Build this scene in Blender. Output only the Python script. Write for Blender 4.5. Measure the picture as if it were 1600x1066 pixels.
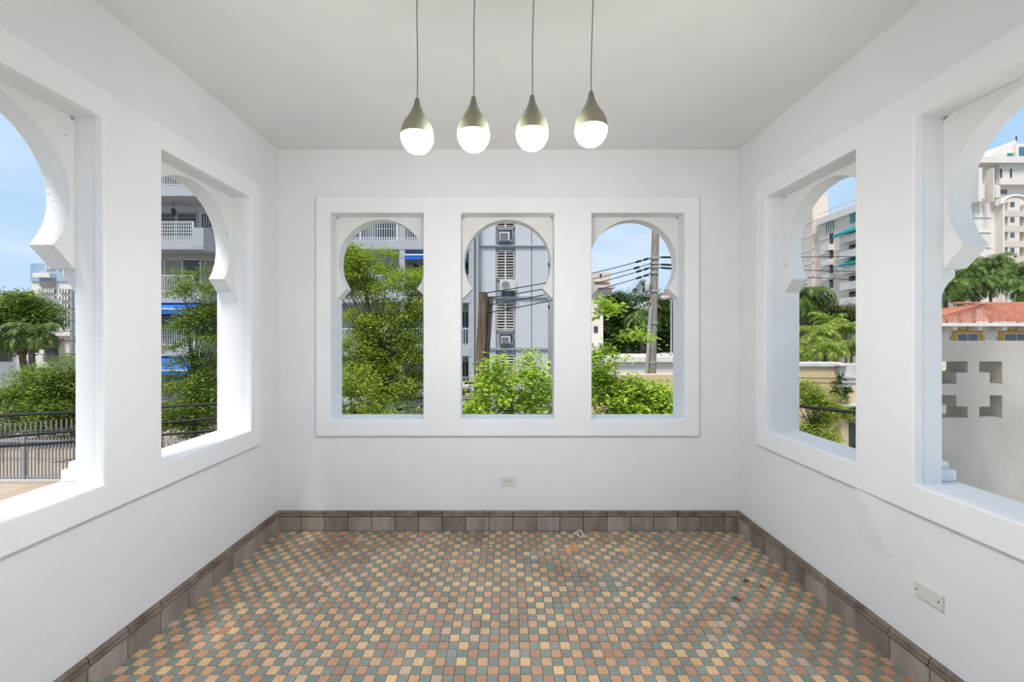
import bpy, bmesh, math, random
import numpy as np
from mathutils import Vector, Matrix

for o in list(bpy.data.objects):
    bpy.data.objects.remove(o, do_unlink=True)
S = bpy.context.scene
C = S.collection
R = random.Random(7)
PI = math.pi

# ------------------------------------------------------------------ camera
F, CX, CY, EYE = 639.0, 793.0, 525.0, 1.57          # focal length in px, principal vanishing point, eye height
cam_d = bpy.data.cameras.new('camera')
cam_d.sensor_width = 36.0
cam_d.lens = F / 1600.0 * 36.0
cam_d.shift_x = (800 - CX) / 1600.0
cam_d.shift_y = -(533 - CY) / 1600.0
cam_d.clip_end = 2000
cam_d.clip_start = 0.02
cam = bpy.data.objects.new('camera', cam_d)
C.objects.link(cam)
cam.location = (0, 0, EYE)
cam.rotation_euler = (PI / 2, 0, 0)
S.camera = cam

# ------------------------------------------------------------------ sky, sun, exposure
w = bpy.data.worlds.new('sky')
S.world = w
w.use_nodes = True
wn, wl = w.node_tree.nodes, w.node_tree.links
wn.clear()
tc = wn.new('ShaderNodeTexCoord')
sp = wn.new('ShaderNodeSeparateXYZ')
wl.new(tc.outputs['Generated'], sp.inputs[0])
rp = wn.new('ShaderNodeValToRGB')
rp.color_ramp.elements[0].position = 0.0
rp.color_ramp.elements[0].color = (.60, .77, .93, 1)
rp.color_ramp.elements[1].position = 1.0
rp.color_ramp.elements[1].color = (.46, .66, .93, 1)
e = rp.color_ramp.elements.new(.38)
e.color = (.38, .63, .93, 1)
wl.new(sp.outputs['Z'], rp.inputs[0])
mp = wn.new('ShaderNodeMapping')
mp.inputs['Scale'].default_value = (1.4, 1.4, 6.0)
wl.new(tc.outputs['Generated'], mp.inputs[0])
nz = wn.new('ShaderNodeTexNoise')
nz.inputs['Scale'].default_value = 1.6
nz.inputs['Detail'].default_value = 6
nz.inputs['Roughness'].default_value = .6
wl.new(mp.outputs[0], nz.inputs[0])
cr = wn.new('ShaderNodeValToRGB')
cr.color_ramp.elements[0].position = .43
cr.color_ramp.elements[0].color = (0, 0, 0, 1)
cr.color_ramp.elements[1].position = .8
cr.color_ramp.elements[1].color = (.75, .75, .75, 1)
wl.new(nz.outputs['Fac'], cr.inputs[0])
mx = wn.new('ShaderNodeMixRGB')
mx.inputs[2].default_value = (.93, .96, 1.0, 1)
wl.new(cr.outputs[0], mx.inputs[0])
wl.new(rp.outputs[0], mx.inputs[1])
bg = wn.new('ShaderNodeBackground')
bg.inputs['Strength'].default_value = .80
wl.new(mx.outputs[0], bg.inputs[0])
wo = wn.new('ShaderNodeOutputWorld')
wl.new(bg.outputs[0], wo.inputs[0])

sd = bpy.data.lights.new('sun_offscreen', 'SUN')          # daylight from the open sky behind the camera
sd.energy = 3.6
sd.angle = math.radians(14)
sd.color = (1.0, .955, .89)
sun = bpy.data.objects.new('sun_offscreen', sd)
C.objects.link(sun)
sun.rotation_euler = Vector((.20, .50, -1.2)).to_track_quat('-Z', 'Y').to_euler()

LAMP = 150.0                                            # radiance of the pendant globes
S.view_settings.view_transform = 'Standard'
S.view_settings.look = 'None'
S.view_settings.exposure = 0.38
S.view_settings.gamma = 1.0
S.view_settings.use_curve_mapping = False


# ------------------------------------------------------------------ helpers
def P(px, py, d):
    return Vector(((px - CX) / F * d, d, EYE + (CY - py) / F * d))


def X(px, d):
    return (px - CX) / F * d


def Z(py, d):
    return EYE + (CY - py) / F * d


MATS = {}


def mat(name, col, rough=.7, col2=None, scale=3.0, contrast=(.35, .65), bump=0.0, bscale=40.0, stretch=(1, 1, 1),
        spec=.3, trans=0.0, metal=0.0, island=None):
    if name in MATS:
        return MATS[name]
    m = bpy.data.materials.new(name)
    m.use_nodes = True
    n, l = m.node_tree.nodes, m.node_tree.links
    b = n['Principled BSDF']
    b.inputs['Roughness'].default_value = rough
    b.inputs['Specular IOR Level'].default_value = spec
    b.inputs['Metallic'].default_value = metal
    b.inputs['Base Color'].default_value = (*col, 1)
    colsock = None
    geo = n.new('ShaderNodeNewGeometry')
    if col2 is not None and island is None:
        mpn = n.new('ShaderNodeMapping')
        mpn.inputs['Scale'].default_value = stretch
        l.new(geo.outputs['Position'], mpn.inputs[0])
        t = n.new('ShaderNodeTexNoise')
        t.inputs['Scale'].default_value = scale
        t.inputs['Detail'].default_value = 6
        l.new(mpn.outputs[0], t.inputs[0])
        r = n.new('ShaderNodeValToRGB')
        r.color_ramp.elements[0].position = contrast[0]
        r.color_ramp.elements[1].position = contrast[1]
        r.color_ramp.elements[0].color = (*col, 1)
        r.color_ramp.elements[1].color = (*col2, 1)
        l.new(t.outputs['Fac'], r.inputs[0])
        colsock = r.outputs[0]
    if island is not None:
        r = n.new('ShaderNodeValToRGB')
        r.color_ramp.elements[0].color = (*col, 1)
        r.color_ramp.elements[1].color = (*col2, 1)
        e = r.color_ramp.elements.new(.5)
        e.color = (*island, 1)
        l.new(geo.outputs['Random Per Island'], r.inputs[0])
        colsock = r.outputs[0]
    if colsock is not None:
        l.new(colsock, b.inputs['Base Color'])
    if bump:
        t2 = n.new('ShaderNodeTexNoise')
        t2.inputs['Scale'].default_value = bscale
        t2.inputs['Detail'].default_value = 5
        l.new(geo.outputs['Position'], t2.inputs[0])
        bp = n.new('ShaderNodeBump')
        bp.inputs['Strength'].default_value = bump
        bp.inputs['Distance'].default_value = .01
        l.new(t2.outputs['Fac'], bp.inputs['Height'])
        l.new(bp.outputs[0], b.inputs['Normal'])
    if trans:
        tr = n.new('ShaderNodeBsdfTranslucent')
        if colsock is not None:
            l.new(colsock, tr.inputs[0])
        else:
            tr.inputs[0].default_value = (*col, 1)
        ms = n.new('ShaderNodeMixShader')
        ms.inputs[0].default_value = trans
        l.new(b.outputs[0], ms.inputs[1])
        l.new(tr.outputs[0], ms.inputs[2])
        l.new(ms.outputs[0], n['Material Output'].inputs[0])
    MATS[name] = m
    return m


def plaster(name, col, dirt=.0, specks=True, bump=.12):
    """painted render: soft tonal drift, trowel relief, sparse scuffs"""
    m = bpy.data.materials.new(name)
    m.use_nodes = True
    n, l = m.node_tree.nodes, m.node_tree.links
    b = n['Principled BSDF']
    b.inputs['Roughness'].default_value = .75
    b.inputs['Specular IOR Level'].default_value = .2
    g = n.new('ShaderNodeNewGeometry')
    t = n.new('ShaderNodeTexNoise')
    t.inputs['Scale'].default_value = 2.2
    t.inputs['Detail'].default_value = 5
    l.new(g.outputs['Position'], t.inputs[0])
    r = n.new('ShaderNodeValToRGB')
    r.color_ramp.elements[0].position = .3
    r.color_ramp.elements[1].position = .7
    r.color_ramp.elements[0].color = (col[0] * .955, col[1] * .955, col[2] * .955, 1)
    r.color_ramp.elements[1].color = (*col, 1)
    l.new(t.outputs['Fac'], r.inputs[0])
    out = r.outputs[0]
    if specks:
        v = n.new('ShaderNodeTexNoise')
        v.inputs['Scale'].default_value = 19
        v.inputs['Detail'].default_value = 3
        l.new(g.outputs['Position'], v.inputs[0])
        r2 = n.new('ShaderNodeValToRGB')
        r2.color_ramp.elements[0].position = .755 - dirt
        r2.color_ramp.elements[1].position = .80 - dirt * .5
        r2.color_ramp.elements[0].color = (0, 0, 0, 1)
        r2.color_ramp.elements[1].color = (.5, .5, .5, 1)
        l.new(v.outputs['Fac'], r2.inputs[0])
        mixn = n.new('ShaderNodeMixRGB')
        mixn.inputs[2].default_value = (.30, .29, .27, 1)
        l.new(r2.outputs[0], mixn.inputs[0])
        l.new(out, mixn.inputs[1])
        out = mixn.outputs[0]
    l.new(out, b.inputs['Base Color'])
    t2 = n.new('ShaderNodeTexNoise')
    t2.inputs['Scale'].default_value = 34
    t2.inputs['Detail'].default_value = 7
    l.new(g.outputs['Position'], t2.inputs[0])
    bp = n.new('ShaderNodeBump')
    bp.inputs['Strength'].default_value = bump
    bp.inputs['Distance'].default_value = .012
    l.new(t2.outputs['Fac'], bp.inputs['Height'])
    l.new(bp.outputs[0], b.inputs['Normal'])
    return m


ORIG = {}


def tag(o, label=None, cat=None, group=None, kind=None):
    if label:
        o['label'] = label
    if cat:
        o['category'] = cat
    if group:
        o['group'] = group
    if kind:
        o['kind'] = kind
    return o


def empty(name, loc, label=None, cat=None, group=None, kind=None):
    o = bpy.data.objects.new(name, None)
    C.objects.link(o)
    o.location = loc
    o.empty_display_size = .1
    ORIG[o.name] = Vector(loc)
    return tag(o, label, cat, group, kind)


class MB:
    def __init__(s):
        s.v, s.f, s.mi = [], [], []

    def add(s, vs, fs, mi=0):
        k = len(s.v)
        s.v += [tuple(q) for q in vs]
        s.f += [tuple(i + k for i in q) for q in fs]
        s.mi += [mi] * len(fs)
        return s

    def box(s, x0, x1, y0, y1, z0, z1, mi=0):
        if x0 > x1: x0, x1 = x1, x0
        if y0 > y1: y0, y1 = y1, y0
        if z0 > z1: z0, z1 = z1, z0
        return s.add([(x0, y0, z0), (x1, y0, z0), (x1, y1, z0), (x0, y1, z0), (x0, y0, z1), (x1, y0, z1), (x1, y1, z1),
                      (x0, y1, z1)],
                     [(0, 3, 2, 1), (4, 5, 6, 7), (0, 1, 5, 4), (1, 2, 6, 5), (2, 3, 7, 6), (3, 0, 4, 7)], mi)

    def tube(s, pts, rad, n=8, cap=True, mi=0):
        pts = [Vector(p) for p in pts]
        if not isinstance(rad, (list, tuple)):
            rad = [rad] * len(pts)
        vs, fs = [], []
        for i, p in enumerate(pts):
            a = pts[max(i - 1, 0)]
            b = pts[min(i + 1, len(pts) - 1)]
            d = (b - a).normalized()
            up = Vector((0, 0, 1)) if abs(d.z) < .9 else Vector((0, 1, 0))
            u = d.cross(up).normalized()
            q = d.cross(u).normalized()
            for k in range(n):
                t = 2 * PI * k / n
                vs.append(p + (u * math.cos(t) + q * math.sin(t)) * rad[i])
        for i in range(len(pts) - 1):
            for k in range(n):
                k2 = (k + 1) % n
                fs.append((i * n + k, i * n + k2, (i + 1) * n + k2, (i + 1) * n + k))
        if cap:
            fs.append(tuple(range(n)))
            fs.append(tuple(range((len(pts) - 1) * n, len(pts) * n))[::-1])
        return s.add(vs, fs, mi)

    def lathe(s, prof, c=(0, 0, 0), n=32, mi=0):
        vs, fs = [], []
        for (r, z) in prof:
            for k in range(n):
                t = 2 * PI * k / n
                vs.append((c[0] + r * math.cos(t), c[1] + r * math.sin(t), c[2] + z))
        for i in range(len(prof) - 1):
            for k in range(n):
                k2 = (k + 1) % n
                fs.append((i * n + k, i * n + k2, (i + 1) * n + k2, (i + 1) * n + k))
        return s.add(vs, fs, mi)

    def prism(s, poly, fn, w0, w1, mi=0):
        """poly in (u,z); fn(u,z,w)->world; concave allowed"""
        bm = bmesh.new()
        a = [bm.verts.new((u, z, 0)) for u, z in poly]
        f = bm.faces.new(a)
        bmesh.ops.triangulate(bm, faces=[f])
        tris = [[v.index for v in t.verts] for t in bm.faces]
        bm.verts.index_update()
        tris = [[v.index for v in t.verts] for t in bm.faces]
        bm.free()
        n = len(poly)
        vs = [fn(u, z, w0) for u, z in poly] + [fn(u, z, w1) for u, z in poly]
        fs = [tuple(t) for t in tris] + [tuple(i + n for i in t[::-1]) for t in tris]
        fs += [(i, (i + 1) % n, (i + 1) % n + n, i + n) for i in range(n)]
        return s.add(vs, fs, mi)

    def build(s, name, m, parent=None, smooth=False, bevel=0.0, origin=None, fix=True):
        o0 = Vector((0, 0, 0))
        if parent is not None:
            o0 = ORIG[parent.name]
        elif origin is not None:
            o0 = Vector(origin)
        me = bpy.data.meshes.new(name)
        me.from_pydata([(x - o0.x, y - o0.y, z - o0.z) for x, y, z in s.v], [], s.f)
        for q in (m if isinstance(m, (list, tuple)) else [m]):
            me.materials.append(q)
        if isinstance(m, (list, tuple)):
            me.polygons.foreach_set('material_index', s.mi)
        if fix:
            bm = bmesh.new()
            bm.from_mesh(me)
            bmesh.ops.recalc_face_normals(bm, faces=bm.faces)
            bm.to_mesh(me)
            bm.free()
        if smooth:
            me.polygons.foreach_set('use_smooth', [True] * len(me.polygons))
            if hasattr(me, 'set_sharp_from_angle'):
                me.set_sharp_from_angle(angle=math.radians(40))
        me.update()
        o = bpy.data.objects.new(name, me)
        C.objects.link(o)
        ORIG[o.name] = o0
        if parent is not None:
            o.parent = parent
        else:
            o.location = o0
        if bevel:
            bv = o.modifiers.new('bevel', 'BEVEL')
            bv.width = bevel
            bv.segments = 2
            bv.limit_method = 'ANGLE'
        return o


def bx(name, m, b, parent=None, bevel=0.0, origin=None):
    return MB().box(*b).build(name, m, parent, bevel=bevel, origin=origin)


# ------------------------------------------------------------------ materials of the room
M_WALL = plaster('white_wall_paint', (.80, .805, .815))
M_TRIM = plaster('white_trim_paint', (.84, .845, .855), bump=.2)
M_ARCH = plaster('white_arch_render', (.80, .80, .795), dirt=.045, bump=.6)
M_CEIL = plaster('white_ceiling_paint', (.80, .80, .80), specks=False, bump=.05)
M_GROUT = mat('floor_grout', (.20, .155, .12), .9, (.14, .11, .09), 6)
M_STONE = [mat('baseboard_stone_%d' % i, c, .6, c2, 9, (.3, .7), .25, 60, (1, 1, .35)) for i, (c, c2) in enumerate([
    ((.20, .165, .13), (.37, .325, .275)), ((.165, .135, .105), (.32, .275, .23)), ((.24, .20, .165), (.42, .37, .32))])]
M_CAPS = mat('baseboard_cap_stone', (.12, .09, .065), .6, (.25, .205, .16), 11, (.3, .7), .25, 60)


def tile_mat(name, col):
    m = bpy.data.materials.new(name)
    m.use_nodes = True
    n, l = m.node_tree.nodes, m.node_tree.links
    b = n['Principled BSDF']
    b.inputs['Roughness'].default_value = .34
    b.inputs['Specular IOR Level'].default_value = .45
    g = n.new('ShaderNodeNewGeometry')
    t = n.new('ShaderNodeTexNoise')
    t.inputs['Scale'].default_value = 70
    t.inputs['Detail'].default_value = 4
    l.new(g.outputs['Position'], t.inputs[0])
    r = n.new('ShaderNodeValToRGB')
    r.color_ramp.elements[0].position = .3
    r.color_ramp.elements[1].position = .7
    r.color_ramp.elements[0].color = (*[c * .86 for c in col], 1)
    r.color_ramp.elements[1].color = (*[min(1, c * 1.08) for c in col], 1)
    l.new(t.outputs['Fac'], r.inputs[0])
    # old brown film in patches
    t2 = n.new('ShaderNodeTexNoise')
    t2.inputs['Scale'].default_value = 2.1
    t2.inputs['Detail'].default_value = 5
    l.new(g.outputs['Position'], t2.inputs[0])
    r2 = n.new('ShaderNodeValToRGB')
    r2.color_ramp.elements[0].position = .50
    r2.color_ramp.elements[1].position = .80
    r2.color_ramp.elements[0].color = (0, 0, 0, 1)
    r2.color_ramp.elements[1].color = (.72, .72, .72, 1)
    l.new(t2.outputs['Fac'], r2.inputs[0])
    mxn = n.new('ShaderNodeMixRGB')
    mxn.inputs[2].default_value = (.115, .085, .058, 1)
    l.new(r2.outputs[0], mxn.inputs[0])
    l.new(r.outputs[0], mxn.inputs[1])
    l.new(mxn.outputs[0], b.inputs['Base Color'])
    return m


WARM = [((.66, .385, .215), 6), ((.57, .315, .195), 5), ((.74, .475, .27), 4), ((.78, .53, .275), 2), ((.47, .26, .17), 3),
        ((.64, .45, .33), 2)]
COOL = [((.255, .285, .245), 4), ((.225, .26, .22), 4), ((.285, .31, .275), 2)]
TM = [tile_mat('warm_tile_%d' % i, c) for i, (c, k) in enumerate(WARM)] + \
     [tile_mat('sage_tile_%d' % i, c) for i, (c, k) in enumerate(COOL)]
WI = [i for i, (c, k) in enumerate(WARM) for _ in range(k)]
CI = [len(WARM) + i for i, (c, k) in enumerate(COOL) for _ in range(k)]

# ------------------------------------------------------------------ room shell
YB, XL, XR, ZC, YF = 3.31, -1.857, 1.868, 3.08, -.75   # back wall, left wall, right wall, ceiling, open end behind the camera
TH, TP = .215, .03                                      # wall thickness, how far the window trim stands proud
ZS, ZH = .895, 2.56                                     # sill and head of the openings
WB, PB = .752, 1.05                                     # back: width and pitch
WS, PS = .758, 1.066                                    # sides
MUL = .10                                               # depth of the slim mullions from the wall face
ARC0 = .108


def fn_back(u, z, w):
    return (u, YB + w, z)


def fn_left(u, z, w):
    return (XL - w, u, z)


def fn_right(u, z, w):
    return (XR + w, u, z)


def boxf(mb, fn, u0, u1, z0, z1, w0, w1):
    a = fn(u0, z0, w0)
    b = fn(u1, z1, w1)
    mb.box(a[0], b[0], a[1], b[1], a[2], b[2])


SIDES = [
    ('back', fn_back, XL - TH, XR + TH, [-PB, 0.0, PB], WB),
    ('left', fn_left, YF, YB + .001, [2.54, 2.54 - PS, 2.54 - 2 * PS], WS),
    ('right', fn_right, YF, YB + .001, [2.54, 2.54 - PS, 2.54 - 2 * PS], WS),
]
RAD, ZA = .364, 2.178                                   # horseshoe arch radius and centre height
win_no = 0
for si, (side, fn, ua, ub, cs, wd) in enumerate(SIDES):
    cs = sorted(cs)
    lo, hi = cs[0] - wd / 2, cs[-1] + wd / 2
    mb = MB()
    boxf(mb, fn, ua, ub, -.3, ZS, 0, TH)
    boxf(mb, fn, ua, ub, ZH, ZC + .25, 0, TH)
    boxf(mb, fn, ua, lo, ZS, ZH, 0, TH)
    boxf(mb, fn, hi, ub, ZS, ZH, 0, TH)
    for a, b in zip(cs[:-1], cs[1:]):
        boxf(mb, fn, a + wd / 2, b - wd / 2, ZS, ZH, 0, MUL)
        boxf(mb, fn, a + wd / 2, b - wd / 2, 1.876, ZH, MUL, TH)
    o = mb.build('wall_' + side, M_WALL)
    tag(o, {'back': 'white plastered end wall with three arched openings', 'left': 'white plastered wall facing the palm and picket fence',
            'right': 'white plastered wall facing the red roofed house'}[side], 'wall', kind='structure')
    # trim, one slab with three openings
    mg, tb, tt = .114, .765, 2.69
    mb = MB()
    us = [lo - mg]
    for c in cs:
        us += [c - wd / 2 + .002, c + wd / 2 - .002]
    us.append(hi + mg)
    zs = [tb, ZS + .002, ZH - .002, tt]
    grid = [(i, j) for i in range(len(us) - 1) for j in range(3) if not (j == 1 and i % 2 == 1)]
    vid = {}

    def gv(i, j, k):
        key = (i, j, k)
        if key not in vid:
            vid[key] = len(mb.v)
            p = fn(us[i], zs[j], -TP if k == 0 else .010)
            mb.v.append(p)
        return vid[key]
    cells = set(grid)
    for (i, j) in grid:
        mb.f.append((gv(i, j, 0), gv(i + 1, j, 0), gv(i + 1, j + 1, 0), gv(i, j + 1, 0)))
        mb.mi.append(0)
        for (di, dj, p, q) in ((-1, 0, (i, j), (i, j + 1)), (1, 0, (i + 1, j), (i + 1, j + 1)),
                               (0, -1, (i, j), (i + 1, j)), (0, 1, (i, j + 1), (i + 1, j + 1))):
            if (i + di, j + dj) not in cells:
                mb.f.append((gv(*p, 0), gv(*q, 0), gv(*q, 1), gv(*p, 1)))
                mb.mi.append(0)
    tr = mb.build('trim_%d' % (si + 1), M_TRIM, bevel=.007)
    tag(tr, {'back': 'raised white surround around the three openings above the double outlet',
             'left': 'raised white surround of the openings on the picket fence side',
             'right': 'raised white surround of the openings above the blank cover plate'}[side], 'window trim', kind='structure')
    ORIG[tr.name] = Vector((0, 0, 0))
    if side == 'right':                                 # plaster patch that runs the pier down into the wall
        a, b = 1.96, 2.165
        v = [fn(a, tb + .01, .002), fn(b, tb + .01, .002), fn(b, tb + .01, -TP + .003), fn(a, tb + .01, .0015),
             fn(a + .02, tb - .30, .002), fn(b, tb - .30, .002), fn(b, tb - .30, .0015), fn(a + .02, tb - .30, .0018)]
        MB().add(v, [(0, 1, 2, 3), (4, 5, 6, 7), (0, 1, 5, 4), (1, 2, 6, 5), (2, 3, 7, 6), (3, 0, 4, 7)]).build(
            'plaster_patch', M_WALL, tr)
    # arches and exterior colonnettes
    for c in sorted(cs, reverse=(side != 'back')):
        win_no += 1
        h = wd / 2 + .002
        t0 = math.atan2(1.963 - ZA, .297)
        N = 48
        inner, outer = [], []
        for k in range(N + 1):
            t = (PI - t0) + (t0 - (PI - t0)) * k / N
            inner.append((c + RAD * math.cos(t), ZA + RAD * math.sin(t)))
            if t > .75 * PI:
                q_ = (PI - t0 - t) / (PI - t0 - .75 * PI)
                outer.append((c - h, 1.876 + (ZH - 1.876) * q_))
            elif t > .25 * PI:
                outer.append((c - h + 2 * h * (.75 * PI - t) / (.5 * PI), ZH))
            else:
                q_ = (t - t0) / (.25 * PI - t0)
                outer.append((c + h, 1.876 + (ZH - 1.876) * q_))
        amb = MB()
        vs = [fn(u, z, ARC0) for u, z in inner] + [fn(u, z, ARC0) for u, z in outer] + \
             [fn(u, z, TH) for u, z in inner] + [fn(u, z, TH) for u, z in outer]
        n1 = N + 1
        fs = []
        for k in range(N):
            fs += [(k, k + 1, n1 + k + 1, n1 + k), (2 * n1 + k, 3 * n1 + k, 3 * n1 + k + 1, 2 * n1 + k + 1),
                   (k, 2 * n1 + k, 2 * n1 + k + 1, k + 1), (n1 + k, n1 + k + 1, 3 * n1 + k + 1, 3 * n1 + k)]
        fs += [(0, n1, 3 * n1, 2 * n1), (N, 2 * n1 + N, 3 * n1 + N, n1 + N)]
        amb.add(vs, fs)
        base = Vector(fn(c, ZS, TH / 2))
        wlab = {'back': ['horseshoe arch opening looking onto the feathery lime tree', 'horseshoe arch opening looking onto the blue grey tower block',
                         'horseshoe arch opening looking onto the tall utility pole'],
                'left': ['horseshoe arch opening looking onto the balconies with blue awnings',
                         'horseshoe arch opening looking onto the palm and picket fence',
                         'horseshoe arch opening beside the picket fence opening, outside the view'],
                'right': ['horseshoe arch opening looking onto the beige block with teal awnings',
                          'horseshoe arch opening looking onto the red tiled roof',
                          'horseshoe arch opening beside the red roof opening, outside the view']}[side]
        k = (sorted(cs) if side == 'back' else sorted(cs, reverse=True)).index(c)
        root = empty('window_%d' % win_no, base, wlab[k], 'window', kind='structure')
        amb.build('arch_panel', M_ARCH, root, smooth=True)
        if c != max(cs):
            uc = c + wd / 2 + (sorted(cs)[sorted(cs).index(c) + 1] - c - wd) / 2
            wc = .155
            cc = fn(uc, ZS, wc)
            MB().lathe([(.052, .08), (.056, .4), (.050, .82)], cc, 20).build('column_shaft', M_ARCH, root, smooth=True)
            m2 = MB()
            for (hw, z0, z1, wo_) in ((.118, 0, .055, .055), (.09, .05, .085, .05)):
                boxf(m2, fn, uc - hw, uc + hw, ZS + z0, ZS + z1, wc - wo_, wc + wo_)
            m2.build('column_base', M_ARCH, root, bevel=.008)
            m2 = MB()
            prof = [(.050, .80), (.060, .81), (.055, .83), (.075, .87), (.085, .90), (.10, .93), (.118, .955), (.118, .983)]
            m2.lathe(prof, (cc[0], cc[1], ZS), 20)
            m2.build('column_capital', M_ARCH, root, smooth=True)

fl = bx('floor', M_GROUT, (XL - TH, XR + TH, YF, YB + TH, -.3, -.004))
tag(fl, 'checkered floor of small sage and terracotta tiles', 'floor', kind='structure')
ce = bx('ceiling', M_CEIL, (XL - TH, XR + TH, YF - .3, YB + TH, ZC, ZC + .3))
tag(ce, 'plain white painted ceiling', 'ceiling', kind='structure')

# floor tiles -------------------------------------------------------
PT, GT = .0515, .0021
tile_me = {}


def tile_mesh(mi):
    if mi not in tile_me:
        h, c = (PT - GT) / 2, .0012
        me = bpy.data.meshes.new('floor_tile')
        v = [(-h, -h, -.004), (h, -h, -.004), (h, h, -.004), (-h, h, -.004), (-h, -h, -c), (h, -h, -c), (h, h, -c), (-h, h, -c),
             (-h + c, -h + c, 0), (h - c, -h + c, 0), (h - c, h - c, 0), (-h + c, h - c, 0)]
        f = [(0, 1, 5, 4), (1, 2, 6, 5), (2, 3, 7, 6), (3, 0, 4, 7), (4, 5, 9, 8), (5, 6, 10, 9), (6, 7, 11, 10), (7, 4, 8, 11), (8, 9, 10, 11)]
        me.from_pydata(v, [], f)
        me.materials.append(TM[mi])
        tile_me[mi] = me
    return tile_me[mi]


mb = MB()
h = (PT - GT) / 2
nx = int((XR - XL) / PT)
x0 = XL + .012 + PT / 2
single = 0
row = 0
y = 3.285 - PT / 2
while y > YF + PT:
    for i in range(nx):
        x = x0 + i * PT
        warm = (i + row) % 2 == 0
        if R.random() < .012:
            warm = not warm
        mi = R.choice(WI if warm else CI)
        dz = R.uniform(-.0005, .0005)
        vis = y > 1.83
        if vis and y < 2.085 and single < 300 and abs(x) < 1.86:
            o = bpy.data.objects.new('floor_tile', tile_mesh(mi))
            C.objects.link(o)
            o.parent = fl
            o.location = (x, y, dz)
            single += 1
        else:
            c = .001
            mb.add([(x - h, y - h, -.005), (x + h, y - h, -.005), (x + h, y + h, -.005), (x - h, y + h, -.005),
                    (x - h + c, y - h + c, dz), (x + h - c, y - h + c, dz), (x + h - c, y + h - c, dz), (x - h + c, y + h - c, dz)],
                   [(0, 1, 5, 4), (1, 2, 6, 5), (2, 3, 7, 6), (3, 0, 4, 7), (4, 5, 6, 7)], mi)
    y -= PT
    row += 1
ft = mb.build('floor_tile_field', TM, fl, fix=False)
ft['kind'] = 'stuff'

# baseboards --------------------------------------------------------
BW = .1895


def baseboard(side, fn, ua, ub, flip):
    root = empty('baseboard_' + side, fn((ua + ub) / 2, 0, 0), {
        'back': 'weathered grey stone block skirting along the end wall',
        'left': 'grey stone block skirting under the picket fence side openings',
        'right': 'grey stone block skirting below the blank cover plate'}[side], 'baseboard', kind='structure')
    u = ub if flip else ua
    while (u > ua + .01) if flip else (u < ub - .01):
        un = max(u - BW, ua) if flip else min(u + BW, ub)
        a, b = min(u, un) + .0022, max(u, un) - .0022
        m = R.choice(M_STONE)
        q = MB()
        pr = R.uniform(-.0015, .0015)
        boxf(q, fn, a, b, -.002, .112, 0, -.019 + pr)
        q.build('baseboard_block', m, root, bevel=.003)
        q = MB()
        # moulded cap: ogee-like profile
        prof = [(0, .113), (-.020, .113), (-.027, .120), (-.028, .128), (-.022, .134), (-.022, .150), (-.014, .158), (0, .158)]
        vs = [fn(a, z, w_) for w_, z in prof] + [fn(b, z, w_) for w_, z in prof]
        n_ = len(prof)
        fs = [tuple(range(n_)), tuple(range(n_, 2 * n_))[::-1]] + [(i, (i + 1) % n_, (i + 1) % n_ + n_, i + n_) for i in range(n_)]
        q.add(vs, fs)
        q.build('baseboard_cap', M_CAPS, root)
        u = un
    q = MB()
    boxf(q, fn, ua, ub, -.002, .150, .002, -.012)
    q.build('mortar_bed', mat('dark_mortar', (.07, .052, .04), .9), root)


baseboard('back', fn_back, XL + .004, XR - .004, False)
baseboard('left', fn_left, YF, YB - .002, True)
baseboard('right', fn_right, YF, YB - .002, True)

# house body under the room so that it stands on the ground
G = -3.4
M_OUT = plaster('outside_render', (.74, .73, .71), specks=False)
tag(bx('wall_lower', M_OUT, (XL - TH, XR + TH, YF, YB + TH, G, -.3)), 'plain rendered storey below the tiled room', 'wall', kind='structure')
# unseen pale terrace behind the camera, added to bounce sunlight onto the ceiling
M_BOUNCE = mat('pale_bounce_paving', (.70, .655, .58), .8, (.76, .715, .64), 1.5)
tag(bx('floor_added_terrace', M_BOUNCE, (-6, 6, -14, YF, -.4, -.01)), 'added unseen pale terrace bouncing sunlight into the tiled room', 'terrace', kind='structure')
tag(bx('floor_added_side_terrace', M_BOUNCE, (XR + TH, 6, YF, 2.0, -.4, -.01)), 'added unseen pale terrace by the perforated parapet, bouncing light onto the jambs', 'terrace', kind='structure')  # unseen side paving, added pale to bounce sunlight on the right jambs
tag(bx('wall_lower_side', M_OUT, (XR + TH, 6, -14, 2.085, G, -.4)), 'plain rendered storey below the added terraces', 'wall', kind='structure')

# ------------------------------------------------------------------ pendant lamps
M_GLOBE = bpy.data.materials.new('lit_opal_glass')
M_GLOBE.use_nodes = True
nb = M_GLOBE.node_tree.nodes['Principled BSDF']
nb.inputs['Base Color'].default_value = (.9, .88, .84, 1)
nb.inputs['Emission Color'].default_value = (1.0, .97, .925, 1)
nb.inputs['Emission Strength'].default_value = LAMP
M_CORD = mat('grey_lamp_cord', (.16, .16, .155), .6)
M_CAN = mat('lamp_canopy_white', (.75, .75, .74), .5)


def cap_mat():
    m = bpy.data.materials.new('sage_lamp_cap')
    m.use_nodes = True
    n, l = m.node_tree.nodes, m.node_tree.links
    b = n['Principled BSDF']
    b.inputs['Base Color'].default_value = (.115, .14, .10, 1)
    b.inputs['Roughness'].default_value = .45
    tr = n.new('ShaderNodeBsdfTranslucent')
    tr.inputs[0].default_value = (.62, .42, .26, 1)
    ms = n.new('ShaderNodeMixShader')
    ms.inputs[0].default_value = .0016
    l.new(b.outputs[0], ms.inputs[1])
    l.new(tr.outputs[0], ms.inputs[2])
    l.new(ms.outputs[0], n['Material Output'].inputs[0])
    return m


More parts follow.
